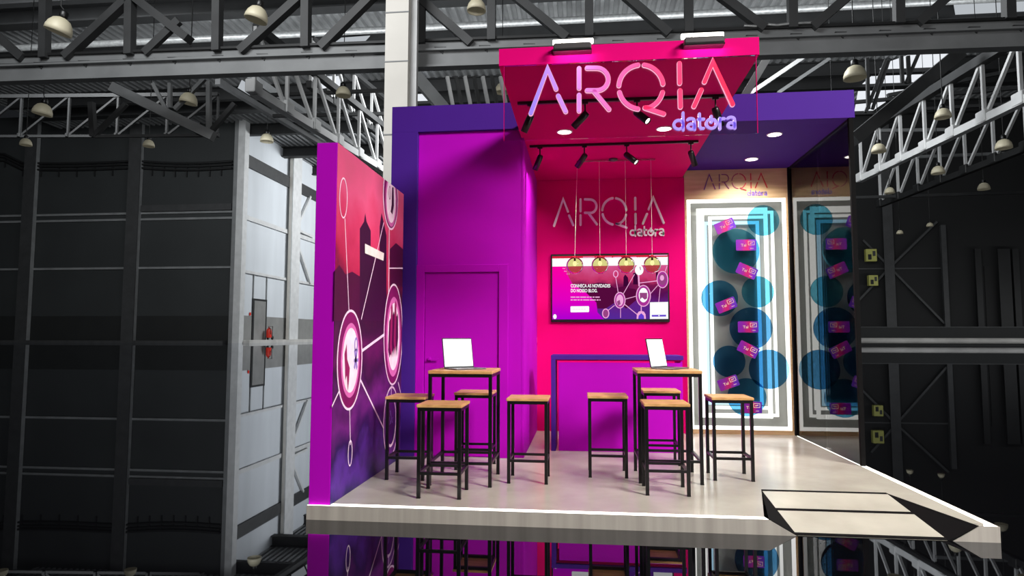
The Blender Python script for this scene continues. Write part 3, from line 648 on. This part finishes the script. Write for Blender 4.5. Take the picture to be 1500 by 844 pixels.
# ================================================================== HALL
def mirror_floor():
    m, nt, out = newmat('black_mirror_floor')
    g = nt.nodes.new('ShaderNodeBsdfGlossy'); g.inputs['Roughness'].default_value = 0.012; g.inputs['Color'].default_value = (.96, .97, 1, 1)
    d = nt.nodes.new('ShaderNodeBsdfDiffuse'); d.inputs['Color'].default_value = (.002, .002, .0025, 1)
    tc = nt.nodes.new('ShaderNodeTexCoord'); nz = nt.nodes.new('ShaderNodeTexNoise'); nz.inputs['Scale'].default_value = .3
    mr = nt.nodes.new('ShaderNodeMapRange'); mr.inputs[3].default_value = 0.008; mr.inputs[4].default_value = 0.016
    fr = nt.nodes.new('ShaderNodeFresnel'); fr.inputs[0].default_value = 2.1
    mx = nt.nodes.new('ShaderNodeMixShader'); L = nt.links.new
    L(tc.outputs['Object'], nz.inputs['Vector']); L(nz.outputs[0], mr.inputs[0]); L(mr.outputs[0], g.inputs['Roughness'])
    L(fr.outputs[0], mx.inputs[0]); L(d.outputs[0], mx.inputs[1]); L(g.outputs[0], mx.inputs[2]); L(mx.outputs[0], out.inputs[0]); return m
FLOORM = mirror_floor()
mb = MB(); mb.add([(-170, -40, 0), (170, -40, 0), (170, 230, 0), (-170, 230, 0)], [(0, 1, 2, 3)], FLOORM); mb.build('floor', None, kind='structure', label='black mirror-polished hall floor')
ST_MID = mat('mid_grey_steel', (128, 130, 131), .55, var=.12, scale=.6); ST_DK = mat('dark_grey_steel', (60, 61, 62), .6, var=.15, scale=.8); ST_LT = mat('pale_grey_steel', (205, 206, 206), .5, var=.08, scale=.8)
ST_BK = mat('blackened_steel', (26, 27, 28), .6, var=.2, scale=.6); COLW = mat('cream_column_paint', (214, 210, 202), .55, var=.06, scale=.5); GALV = mat('galvanised_cable', (170, 172, 172), .35, metal=.4, var=.2, scale=3)
CLAD_SHADE = mat('shade_toned_cladding', (46, 49, 50), .7, var=.10, scale=.12); CLAD_L = mat('pale_cladding', (206, 211, 216), .6, var=.07, scale=.25, stretch=(1, 1, .15)); PLINTH_D = mat('charcoal_plinth', (26, 28, 28), .7, var=.1, scale=.3)  # the left end wall's shade is put into its dark cladding colour
PLINTH_L = mat('grey_plinth', (136, 136, 134), .6, var=.1, scale=.4); CLAD_B = mat('black_cladding', (13, 14, 15), .75, var=.12, scale=.2); KERB_LITFLOOR = mat('pale_kerb_and_lit_floor', (196, 194, 190), .6, var=.15, scale=.4)
ROOFM = mat('grey_corrugated_sheet', (150, 152, 153), .45, metal=.2, var=.15, scale=.4); ROLLER = mat('black_doorway', (10, 10, 11), .7)
SKYL = emis('skylight_glazing', (236, 240, 246), 1.0); SKYL2 = emis('dim_skylight_glazing', (206, 212, 218), .75)
BELL = grad_mat('cream_lamp_shade', 2, -.4, .4, [(0, (206, 198, 172)), (1, (170, 164, 140))], .5, 3, emit=.05); YEL = mat('yellow_box_paint', (176, 176, 96), .5); REDM = mat('red_enamel', (220, 44, 24), .4)
YW = 110.0; KS = 1.41; zt = un(340, 160, 1, YW).z; XC = un(349, 300, 1, YW).x
def wallx(px, y=YW): return un(px, 400, 1, y).x
def wallz(py, px=200, y=YW): return un(px, py, 1, y).z
# --- dark end wall on the left
mb = MB(); mb.box((-135, YW, 0), (XC - .4, YW + .4, zt), CLAD_SHADE)
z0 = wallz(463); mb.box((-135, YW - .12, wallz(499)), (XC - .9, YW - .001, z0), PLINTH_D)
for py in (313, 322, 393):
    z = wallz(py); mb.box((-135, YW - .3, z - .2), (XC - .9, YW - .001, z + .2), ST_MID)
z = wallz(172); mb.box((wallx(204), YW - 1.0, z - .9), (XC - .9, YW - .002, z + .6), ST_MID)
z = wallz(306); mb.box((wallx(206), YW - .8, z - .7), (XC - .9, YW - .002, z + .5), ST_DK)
mb.box((-135, YW - 2.2, 0), (XC - 1.0, YW - .125, wallz(499)), ST_DK); mb.build('wall_left', None, kind='structure', label='clad end wall of the hall with its shade put into the dark colour')
for a, b in ((36, 50), (189, 204)):
    mb = MB(); x0, x1 = wallx(a), wallx(b)
    mb.box((x0, YW - 1.2, wallz(499)), (x1, YW - .17, zt + .3), ST_MID); mb.box((x0 - .15, YW - 1.35, wallz(499)), (x1 + .15, YW - 1.2, zt + .3), ST_DK)
    mb.build('column', None, kind='structure', label='steel column on the dark end wall, %s' % ('near the left edge' if a < 100 else 'between the two wall bays'), group='dark end wall columns')
# cable tray across the dark wall
for (a, b), lb in (((-20, 190), 'sagging black cable tray across the dark end wall, left bay'), ((205, 340), 'black cable tray across the dark end wall, next to the white corner column')):
    pts = [un(a + (b - a) * k / 8, 246 + 3 * math.sin(PI * k / 8) - (12 if a < 0 and k < 2 else 0), 1, YW - .5) for k in range(9)]
    t = thing('cable_tray', lb, 'cable tray', pts[4]); mb = MB()
    for dz in (0, .7, 1.3): mb.tube([p + Vector((0, 0, dz)) for p in pts], .22, ST_BK, 6)
    mb.build('cables', t)
    for k in range(1, 8):
        mb = MB(); p = pts[k]; mb.bar(p + Vector((0, .25, -1.3)), p + Vector((0, .25, 1.3)), .22, .22, ST_BK); mb.build('hanger', t)
# white corner column, its shaded left side put in as darker grey
x0, x1 = wallx(341), wallx(347); x2 = wallx(357)
mb = MB(); mb.box((x0, YW - .9, 0), (x1, YW + .6, zt), ST_MID); mb.box((x1, YW - 1.0, 0), (x2, YW + .6, zt + .2), ST_LT); mb.build('column', None, kind='structure', label='tall pale corner column')
# --- bright side wall receding behind the stand
XS = XC + .35
def sw(px, py): return un(px, py, 0, XS + .05)
mb = MB(); mb.box((XS - .4, YW + .6, 0), (XS, 190, zt), CLAD_L); mb.box((XS, YW + .6, sw(370, 498).z), (XS + .08, 190, sw(370, 463).z), PLINTH_L); mb.box((XS, YW + .6, 0), (XS + 2.4, 190, sw(370, 498).z), KERB_LITFLOOR)
for py, w_ in ((322, .45), (400, .28)):
    z = sw(370, py).z; mb.box((XS, YW + .6, z - w_), (XS + .35, 190, z + w_), ST_LT)
z = sw(370, 240).z; mb.box((XS, YW + .6, z - 1.2), (XS + .5, 190, z + 1.2), ST_DK)
zc_ = zt; mb.box((XS - .3, YW + .6, zt - .3), (XS + .9, 190, zt + .9), ST_LT)
mb.build('wall_right_of_corner', None, kind='structure', label='pale clad side wall catching daylight')
bpy.data.objects['wall_right_of_corner'].name = 'wall_side'
ya, yb = sw(418, 400).y, sw(430, 400).y
mb = MB(); mb.box((XS + .5, ya, sw(370, 498).z), (XS + 1.2, yb, zt), COLW); mb.box((XS + 1.2, ya - .1, sw(370, 498).z), (XS + 1.4, yb + .1, zt), ST_LT); mb.build('column', None, kind='structure', label='pale column on the side wall')
t = thing('cross_brace', 'pale K-shaped wall brace on the side wall just left of the purple wing wall', 'brace', sw(440, 480))
for a, b in (((431, 335), (452, 288)), ((431, 352), (452, 415)), ((431, 336), (455, 347))):
    mb = MB(); mb.bar(sw(*a) + Vector((.4, 0, 0)), sw(*b) + Vector((.4, 0, 0)), .55, .55, ST_LT); mb.build('strut', t)
# door, sign plate and extinguisher trolley of the side wall
d0, d1 = sw(370, 470), sw(388, 470); zd = sw(378, 441).z
mb = MB(); mb.box((XS + .081, d0.y - .4, sw(370, 498).z), (XS + .22, d1.y + .4, zd + .4), ST_BK); o = mb.build('door_1', None, kind='structure', label='grey service door in the side wall')
mb = MB(); mb.box((XS + .221, d0.y + .2, sw(370, 498).z), (XS + .26, d1.y - .2, zd), PLINTH_L); mb.build('door_leaf', o)
mb = MB(); 
for y in (d0.y - .2, d1.y + .2): mb.box((XS + .0, y - .12, zd + .4), (XS + .2, y + .12, sw(378, 402).z), ST_MID)
mb.build('trim_1', None, kind='structure', label='thin upright trims above the service door')
p = sw(366, 460); mb = MB(); mb.bevbox((XS + .09, p.y - .3, p.z - .3), (XS + .15, p.y + .3, p.z + .3), .05, REDM); mb.build('wall_plate', None, 0, 'small red plate on the pale wall left of the service door', 'sign')
p = sw(386, 480) + Vector((1.2, 0, 0)); zb = sw(370, 498).z
t = thing('fire_extinguisher', 'red wheeled fire extinguisher standing before the grey service door', 'fire extinguisher', (p.x, p.y, zb))
q = lambda x, y, z: (p.x + x * 1.35, p.y + y * 1.35, zb + z * 1.35)
mb = MB(); mb.lathe([(r * 1.35, h * 1.35) for r, h in ((0, .3), (.36, .3), (.38, .4), (.38, 1.35), (.32, 1.6), (.12, 1.75), (.1, 1.9), (0, 1.9))], q(0, 0, 0), REDM, 20); mb.build('cylinder', t)
for s_ in (-1, 1):
    mb = MB(); mb.lathe([(0, -.1), (.38, -.1), (.38, .1), (0, .1)], q(s_ * .35, .4, .281), BLACKP, 18, (1, 0, 0)); mb.build('wheel', t)
mb = MB(); mb.tube([q(-.3, .4, .5), q(-.3, .5, 2.0), q(.3, .5, 2.0), q(.3, .4, .5)], .08, BLACKM, 8); mb.build('handle', t)
mb = MB(); mb.tube([q(0, -.1, 1.85), q(.4, -.3, 1.6), q(.45, -.3, .8)], .08, BLACKP, 8); mb.build('hose', t)
# clerestory glazing strip above the eaves of the side wall
A, B = un(352, 122, 2, 34.0), un(500, 213, 2, 34.0)
t = thing('clerestory_strip', 'row of bright glazed panels running along the eaves of the side wall', 'window', (A + B) / 2)
for k in range(7):
    a = A.lerp(B, (k + .05) / 7); b = A.lerp(B, (k + .93) / 7)
    mb = MB(); mb.prism([a + Vector((-.4, 0, -.55)), b + Vector((-.4, 0, -.55)), b + Vector((.1, 0, .5)), a + Vector((.1, 0, .5))], (-.06, 0, .02), SKYL2); mb.build('pane', t)
mb = MB(); mb.bar(A + Vector((1.2, -3, .9)), B + Vector((1.2, 3, .9)), .6, .7, ST_MID); mb.build('rail', t)
mb = MB(); mb.bar(A + Vector((-1.3, -3, -.9)), B + Vector((-1.3, 3, -.9)), .7, .7, ST_DK); mb.build('rail', t)

# --- dark right end wall with cross bracing
YR = 112.0
def rw(px, py, off=.6): return un(px, py, 1, YR - off)
xr0 = wallx(700, YR)
mb = MB(); mb.box((xr0, YR, 0), (110, YR + .4, zt), CLAD_B)
for py in (393,): z = rw(1320, py).z; mb.box((xr0, YR - .2, z - .12), (rw(1383, 400).x, YR - .001, z + .12), ST_DK)
mb.build('wall_right', None, kind='structure', label='black clad end wall of the hall')
for (px, w_), mm in zip(((1302, 1.0), (1383, .5), (1432, .6), (1470, 1.2), (1487, .6)), (ST_DK, ST_DK, ST_BK, ST_BK, ST_BK)):
    x = rw(px, 400).x; top = zt if px < 1350 else rw(px, 330 if px < 1400 else 365).z
    mb = MB(); mb.box((x - w_ / 2, YR - .9, 0), (x + w_ / 2, YR - .21, top), mm); mb.box((x - w_ * .8, YR - 1.0, 0), (x + w_ * .8, YR - .9, top), mm); mb.build('column', None, kind='structure', label='dark column of the black end wall, foot at photo right, %s' % {1302: 'leftmost and widest clear of the glass', 1383: 'second from the left', 1432: 'third from the left', 1470: 'second from the right edge', 1487: 'nearest the right edge'}[px], group='end wall columns')
t = thing('cross_brace', 'dark X-shaped wall brace on the black end wall right of the glass partition', 'brace', rw(1302, 500))
for a, b in (((1264, 352), (1383, 474)), ((1222, 478), (1302, 393)), ((1302, 393), (1372, 325))):
    mb = MB(); mb.bar(rw(*a, .5), rw(*b, .5), .34, .34, ST_DK); mb.build('strut', t)
q0, q1 = rw(1441, 390, .02), rw(1462, 460, .02)
mb = MB(); mb.box((q0.x, YR - .1, 0), (q1.x, YR - .002, q0.z), ROLLER); mb.build('door_2', None, kind='structure', label='tall dark doorway in the black end wall')
for k, (px, py, s) in enumerate(((1276, 374, 1.0), (1279, 411, .85), (1247, 372, .9), (1248, 410, .6))):
    p = rw(px, py, 1.4); s *= 1.4; lb = ('yellow equipment box upper of the pair beside the cross brace', 'yellow equipment box lower of the pair beside the cross brace', 'yellow box seen through the glass partition, the upper one', 'small yellow box seen through the glass partition, the lower one')[k]
    t = thing('equipment_box', lb, 'box', (p.x, p.y, p.z - .8 * s), 'yellow boxes on the black end wall')
    mb = MB(); mb.bevbox((p.x - .62 * s, p.y - .2, p.z - .75 * s), (p.x + .62 * s, p.y + .6, p.z + .75 * s), .05, YEL); mb.build('case', t)
    mb = MB(); mb.bevbox((p.x - .42 * s, p.y - .26, p.z - .55 * s), (p.x - .02 * s, p.y - .201, p.z + .1 * s), .02, ST_BK); mb.build('panel', t)
    mb = MB(); mb.bevbox((p.x + .12 * s, p.y - .26, p.z - .1 * s), (p.x + .45 * s, p.y - .201, p.z + .5 * s), .02, ST_DK); mb.build('panel', t)
# made-up band and pale tube standing in for a streak of lit floor
zk = rw(1400, 479, 3.0).z; zm = rw(1400, 499.5, 3.0).z; rk_ = .48
mb = MB(); x0 = xr0 + 8
mb.box((x0, YR - 2.4, 0), (110, YR - 2.2, zk), PLINTH_D); mb.box((x0, YR - 2.5, zk - .1), (110, YR - 2.15, zk + .05), ST_DK)
mb.tube([(x0, YR - 2.95, zm), (110, YR - 2.95, zm)], rk_, KERB_LITFLOOR, 20); mb.box((x0, YR - 2.9, 0), (110, YR - 2.5, zm - rk_ * .9), PLINTH_D)
mb.build('trim_2', None, kind='structure', label='made-up low dark band with a pale tube standing for the lit floor streak')

# --- roof
ZR = 42.0
mb = MB(); vs = []; fs = []; n = 170; x = -100.0; pitch = 1.15; prof = ((0, 0), (.4, 0), (.55, .4), (1.0, .4))
xs = [(x + i * pitch + a, b) for i in range(n) for a, b in prof]
for px_, h_ in xs: vs += [(px_, 8, ZR + h_), (px_, 195, ZR + h_)]
for i in range(len(xs) - 1): fs.append((2 * i, 2 * i + 2, 2 * i + 3, 2 * i + 1))
mb.add(vs, fs, ROOFM); mb.build('ceiling', None, kind='structure', label='corrugated grey hall roof', origin=False)
for k, y in enumerate((37, 43.5, 47, 54.5, 58, 66, 70, 79, 90, 101, 112)):
    mb = MB(); y *= KS; mb.ibeam((-95, y, ZR - 1.05), (92, y, ZR - 1.05), 1.0 if k % 2 else 1.7, 2.0, .2, ST_BK); mb.build('trim_%d' % (10 + k), None, kind='structure', label='dark roof purlin running across the hall', group='roof purlins')
mb = MB(); mb.tube([(-75, 71.0, 39.5), (85, 71.0, 39.5)], .42, GALV, 10); mb.build('service_pipe', None, 0, 'long pale service pipe under the roof behind the main girder', 'pipe')
def sky(name, pts, z, m, label):
    ps = [un(x, y, 2, z) for x, y in pts]; mb = MB(); mb.prism(ps, (0, 0, .08), m); o = mb.build(name, None, kind='structure', label=label); return o
sky('window_1', [(1250, 172), (1258, 128), (1300, 92), (1345, 76), (1392, 74), (1376, 96), (1332, 126), (1270, 168)], 40.6, SKYL, 'bright roof skylight right of the stand')
sky('window_2', [(596, 104), (616, 108), (655, 158), (594, 160)], 40.6, SKYL, 'bright roof skylight beside the cream column')
sky('window_3', [(1396, 2), (1520, 0), (1520, 20), (1400, 25)], 40.6, SKYL2, 'roof skylight at the top right')
sky('window_4', [(1424, 196), (1452, 178), (1520, 164), (1520, 192), (1470, 197)], 40.6, SKYL, 'roof skylight above the right trusses')
sky('window_5', [(455, 113), (500, 112), (498, 126), (472, 130)], 40.6, SKYL, 'small roof skylight left of the cream column')
sky('window_6', [(478, 72), (500, 56), (542, 53), (528, 68)], 40.6, SKYL2, 'roof skylight above the main girder')
# --- main girder across the hall
YG = 25.0
def g(px, py, y=YG): return un(px, py, 1, y)
t = thing('roof_girder', 'heavy grey girder crossing the hall above the stand with a lattice of posts and diagonals', 'girder', g(750, 100))
mb = MB(); mb.ibeam(g(-60, 112), g(1570, 54), .55, g(0, 99).z - g(0, 121).z, .10, ST_MID); mb.build('lower_beam', t)
mb = MB(); mb.bar(g(-60, 96, YG + .5), g(1570, 38, YG + .5), .8, .34, ST_MID); mb.build('upper_beam', t)
mb = MB(); mb.bar(g(-60, 87, YG + .2), g(1570, 27, YG + .2), .5, .12, ST_BK); mb.build('walkway', t)
for k in range(24):
    px = -8 + k * 65 + k * .3; py = 101 - (px / 1500) * 57 
    a = g(px - 9, py - 8, YG - .1); b = g(px + 8, py - 8, YG - .1); c = g(px + 3, py + 2, YG - .1)
    mb = MB(); mb.prism([a, c, b], (0, .5, 0), ST_DK); mb.build('bracket', t)
def gb(a, b, w, h, m, name):
    mb = MB(); mb.bar(g(*a), g(*b), w, h, m, (0, 1, 0)); mb.build(name, t)
tilt = lambda px: 88 - px * .04
for px, w_ in ((65, .42), (190, .44), (318, .44), (448, .46), (617, .24), (720, .34), (863, .34), (1009, .34), (1161, .36), (1317, .38), (1478, .42)):
    gb((px, tilt(px)), (px + (px - 750) * -.004, -70), .4, w_, ST_DK, 'post')
for a, b, w_ in (((33, 85), (-40, 20), .3), ((96, 84), (240, -50), .44), ((277, 58), (130, -55), .6), ((352, 76), (480, -40), .44), ((470, 70), (600, -60), .44), ((212, 78), (262, 30), .26), ((690, 64), (560, -50), .38), ((830, 56), (700, -50), .36), ((980, 50), (860, -55), .36), ((1120, 42), (1010, -40), .36), ((1190, 40), (1300, -55), .34), ((1345, 34), (1440, -50), .3)):
    gb(a, b, .4, w_, ST_DK, 'diagonal')
mb = MB(); mb.tube([g(225 + k * 12, 88 - k * .55 + random.uniform(-1.5, 1.5), YG - .1) for k in range(8)], .07, GALV, 6); mb.build('cable', t, label='silver cable lying on the girder')
mb = MB(); mb.tube([g(1090 + k * 16, 38 - k * .6 + random.uniform(-1.2, 1.2), YG - .1) for k in range(8)], .07, GALV, 6); mb.build('cable', t, label='silver cable lying on the girder')
# --- cream column in front of the girder
x0, x1 = un(562, 200, 1, 23.2).x, un(596, 200, 1, 23.2).x
mb = MB(); mb.box((x0, 23.2, 0), (x1, 24.3, 41.9), COLW); mb.box((x0 - .12, 23.6, 0), (x0 - .001, 23.9, 41.9), ST_LT); mb.box((x1 + .001, 23.6, 0), (x1 + .3, 23.9, 41.9), ST_LT)
for py in (18, 90, 197): z = un(580, py, 1, 23.2).z; mb.box((x0 - .02, 23.18, z - .03), (x1 + .02, 23.199, z + .03), ST_MID)
mb.build('column', None, kind='structure', label='tall cream column behind the stand')
# --- lattice trusses
def truss(label, a, b, h, n, wb, wt, mb_, mt_, mw_, dirn=1, thick=.22, posts=True):
    a = Vector(a); b = Vector(b); up = Vector((0, 0, h)); t = thing('roof_truss', label, 'truss', (a + b) / 2)
    mb = MB(); mb.bar(a, b, wb, wb, mb_); mb.build('bottom_chord', t)
    mb = MB(); mb.bar(a + up, b + up, wt, wt, mt_); mb.build('top_chord', t)
    for k in range(n + 1):
        p = a.lerp(b, k / n)
        if posts: mb = MB(); mb.bar(p, p + up, thick, thick, mw_); mb.build('post', t)
        if k < n:
            q = a.lerp(b, (k + 1) / n); mb = MB(); mb.bar(p if dirn > 0 else p + up, q + up if dirn > 0 else q, thick, thick, mw_); mb.build('diagonal', t)
        mb = MB(); mb.bevbox(p + Vector((-wb * .6, -wb, -wb * .45)), p + Vector((wb * .6, wb, wb * 1.1)), .05, mb_); mb.build('gusset', t)
    return t
truss('pale lattice truss rising to the right beyond the glass partition, nearest of the right trusses', un(1560, 118, 2, 15.5), un(1262, 262, 2, 15.5), 3.9, 7, .5, .6, ST_LT, ST_DK, ST_LT, -1, .2)
truss('dark lattice truss lower right beyond the pale one, with pale posts', un(1560, 195, 2, 15.5), un(1290, 300, 2, 15.5), 3.9, 7, .5, .4, ST_BK, ST_BK, ST_LT, -1, .2)
truss('pale lattice truss on the left running down behind the cream column', un(372, 133, 2, 17.0), un(575, 258, 2, 17.0), 4.2, 6, .55, .5, ST_LT, ST_DK, ST_LT, -1)
truss('thin pale lattice behind the cream column, deeper in the hall', un(455, 128, 2, 22.0), un(640, 255, 2, 22.0), 4.2, 8, .4, .4, ST_DK, ST_DK, ST_LT, -1)
truss('dark level truss under the girder before the end wall', (un(-40, 200, 1, 60)), un(318, 199, 1, 60), 4.6, 5, .28, .4, ST_BK, ST_BK, ST_BK, 1, .22)
t = thing('raking_beam', 'grey raking beam with two stays dropping from the main girder at the upper left', 'beam', at(240, 165, 38))
def rk(a, b, w_, nm, m=ST_MID, d=38):
    mb = MB(); mb.bar(at(*a, d), at(*b, d), w_, w_, m); mb.build(nm, t)
rk((165, 128), (313, 200), .55, 'chord'); rk((224, 122), (243, 160), .2, 'stay'); rk((249, 122), (249, 158), .2, 'stay'); rk((256, 160), (300, 115), .22, 'stay'); rk((306, 120), (306, 195), .24, 'stay'); rk((309, 193), (344, 152), .26, 'stay', ST_DK); rk((140, 200), (310, 198), .16, 'tie', ST_DK); rk((137, 200), (185, 152), .24, 'stay', ST_DK); rk((134, 150), (137, 200), .3, 'stay', ST_DK)
t = thing('roof_bracing', 'pale raking strut and stays beside the skylight behind the portal top', 'beam', at(640, 130, 40))
rk((606, 108), (652, 162), .7, 'strut', ST_MID, 40)
for k in range(7): rk((655 + k * 13, 112), (664 + k * 13, 158), .22, 'stay', ST_DK if k % 2 else ST_LT, 46)
rk((1122, 88), (1085, 150), .45, 'strut', ST_LT, 40)
t = thing('roof_bracing', 'dark raking beam and stays crossing the skylight right of the stand', 'beam', at(1320, 120, 42))
rk((1250, 205), (1405, 78), .8, 'chord', ST_DK, 42)
for a, b in (((1268, 165), (1298, 88)), ((1278, 160), (1302, 88)), ((1320, 82), (1322, 122)), ((1330, 82), (1332, 122)), ((1345, 80), (1327, 122)), ((1270, 85), (1272, 160))): rk(a, b, .2, 'stay', ST_DK, 44)
rk((1100, 136), (1180, 82), .3, 'stay', ST_LT, 50); rk((1140, 136), (1215, 86), .25, 'stay', ST_MID, 50)
for k, (a, b, d, m) in enumerate((((1255, 192), (1420, 190), 58, ST_MID), ((1345, 230), (1500, 224), 62, ST_MID), ((1240, 290), (1500, 282), 66, ST_DK), ((1250, 150), (1500, 128), 56, ST_DK), ((1300, 140), (1500, 100), 52, ST_DK), ((1350, 160), (1520, 150), 60, ST_DK), ((400, 170), (600, 166), 60, ST_DK), ((380, 140), (600, 131), 56, ST_BK))):
    mb = MB(); mb.bar(at(*a, d), at(*b, d), .28, .28, m); mb.build('tie_rod', None, 0, ('level grey tie beam behind the glass-side skylight', 'long grey tie rod under the right pale truss', 'thin dark tie rod lowest above the black end wall', 'dark tie rod high behind the pale truss, lower of three', 'dark tie rod high behind the pale truss, topmost of three', 'dark tie rod high behind the pale truss, nearest the right edge', 'thin dark tie rod left of the cream column, lower one', 'dark tie rod left of the cream column, under the girder')[k], 'tie rod')
# --- high-bay lamps
def lamp(px, py, wpx, d, label, tiltd=0, cap=True, rod=14):
    r = wpx * d / F_PX / 2; c = at(px, py, d); tl = math.radians(tiltd); ax = Vector((math.sin(tl), 0, math.cos(tl)))
    t = thing('high_bay_lamp', label, 'hall lamp', c, 'bell-shaped hall lamps')
    mb = MB(); mb.lathe([(r * .92, -r * .62), (r, -r * .62), (r * .98, -r * .3), (r * .86, r * .1), (r * .62, r * .45), (r * .3, r * .62), (r * .2, r * .66), (r * .2, r * .62), (r * .55, r * .38), (r * .8, r * .05), (r * .92, -r * .62)], c, BELL, 28, ax); mb.build('shade', t)
    mb = MB(); mb.lathe([(0, r * .6), (r * .3, r * .6), (r * .34, r * .72), (r * .34, r * 1.1), (r * .2, r * 1.25), (0, r * 1.25)], c, BLACKP, 18, ax); mb.build('ballast', t)
    mb = MB(); mb.tube([c + ax * r * 1.2, c + Vector((0, 0, r * 1.6)), Vector((c.x, c.y, ZR - .02))], .03, ST_BK, 6); mb.build('rod', t)
LN = 'cream bell lamp '
for a in ((88, 37, 36, 28, LN + 'at the upper left before the girder posts', 18), (377, 20, 33, 28, LN + 'hanging by the girder diagonal left of the cream column', 14), (277, 144, 25, 38, LN + 'under the girder next to the raking beam', 10), (503, 134, 22, 46, LN + 'just left of the cream column under the girder', 0),
          (698, 8, 28, 28, LN + 'at the top edge right of the cream column', 0), (391, 202, 19, 104, LN + 'before the pale side wall', 0, True, 34), (63, 160, 26, 44, LN + 'in the gloom under the left end of the girder', 10), (736, 129, 22, 50, LN + 'peeping out left of the pink canopy', 0),
          (1252, 106, 31, 38, LN + 'beside the skylight above the violet header corner', 0), (1381, 166, 22, 40, LN + 'in front of the pale truss web on the right', 0), (1287, 217, 20, 44, LN + 'on a long rod right of the glass partition top', 0, True, 46), (1470, 211, 22, 48, LN + 'below the skylight near the right edge', 0),
          (1374, 249, 18, 54, LN + 'just under the middle of the pale right truss', 0), (1441, 273, 16, 58, LN + 'on a wire low at the right', 0, True, 30), (1303, 279, 14, 62, LN + 'low against black, right of the black post', 0), (1222, 251, 17, 50, LN + 'seen through the glass partition', 0, True, 40), (1318, 340, 9, 70, LN + 'tiny in the distance, left of a pair', 0), (1362, 329, 9, 82, LN + 'tiny in the distance, right of a pair', 0), (38, 208, 16, 56, LN + 'dim before the far left column', 0), (218, 210, 16, 56, LN + 'dim before the second dark column', 0)):
    lamp(*a)

# ================================================================== LIGHT
w = bpy.data.worlds.new('hall_air'); SC.world = w; w.use_nodes = True
w.node_tree.nodes['Background'].inputs[0].default_value = (.8, .88, 1, 1); w.node_tree.nodes['Background'].inputs[1].default_value = .012
def area(name, loc, aim, sx, sy, power, col=(1, 1, 1)):
    l = bpy.data.lights.new(name, 'AREA'); l.shape = 'RECTANGLE'; l.size = sx; l.size_y = sy; l.energy = power; l.color = col
    o = bpy.data.objects.new(name, l); COL.objects.link(o); o.location = loc
    o.rotation_euler = (Vector(aim) - Vector(loc)).to_track_quat('-Z', 'Y').to_euler(); return o
area('stand_fill', (14, -9.5, 10.5), (2.6, 1.5, 1.6), 5, 4, 4700, (1, .98, .97))  # unseen lamp added to light the stand and drop canopy shade on the store room
# added fill lamps: on the pale side wall, on the right trusses, up on the roof sheets
area('hall_fill', (-20, 136, 36), (XS, 138, 17), 20, 11, 26000, (.95, .98, 1))
area('hall_fill', (8, 40, 26), (34, 52, 16), 10, 10, 7500, (.95, .98, 1))
area('hall_fill', (2, 62, 27), (2, 72, 42), 100, 14, 22000, (.95, .98, 1))
area('hall_fill', (-14, 4, 24), (-6, 26, 15), 14, 8, 6000, (.97, .99, 1))
area('hall_fill', (-9, 52, 23), (-26, 62, 17), 8, 6, 3500, (.97, .99, 1))
area('streak_fill', (80, 92, 5), (78, 109, 1), 70, 2, 2300, (.97, .99, 1))  # added low lamp that brightens the pale tube
area('hall_fill', (-56, 48, 37), (-92, 110, 17), 17, 14, 18000, (.95, .98, 1))
for i, (c, d) in enumerate(LIGHTS): spot_light(c, d, (30, 50, 60, 60, 8, 58, 66, 40)[i], 95, col=(1, .97, .95))
for x, y, z in ((2.073, 2.08, 3.84), (3.197, 2.08, 3.84), (4.592, 2.75, 3.94), (4.601, 3.869, 3.94)): spot_light((x, y, z), (0, 0, -1), 65 if z < 3.9 else 150, 150, 'downlight_lamp', .07)
for a, b in FLOODS: area('flood_lamp', ((a + b) / 2, .10, 3.918), ((a + b) / 2, .30, 3.86), b - a, .02, 1.0)

SC.view_settings.view_transform = 'Standard'; SC.view_settings.look = 'None'; SC.view_settings.gamma = 1.0; SC.view_settings.exposure = 0.0
SC.view_settings.use_curve_mapping = False
for o in bpy.data.objects:
    if '_w' in o: del o['_w']
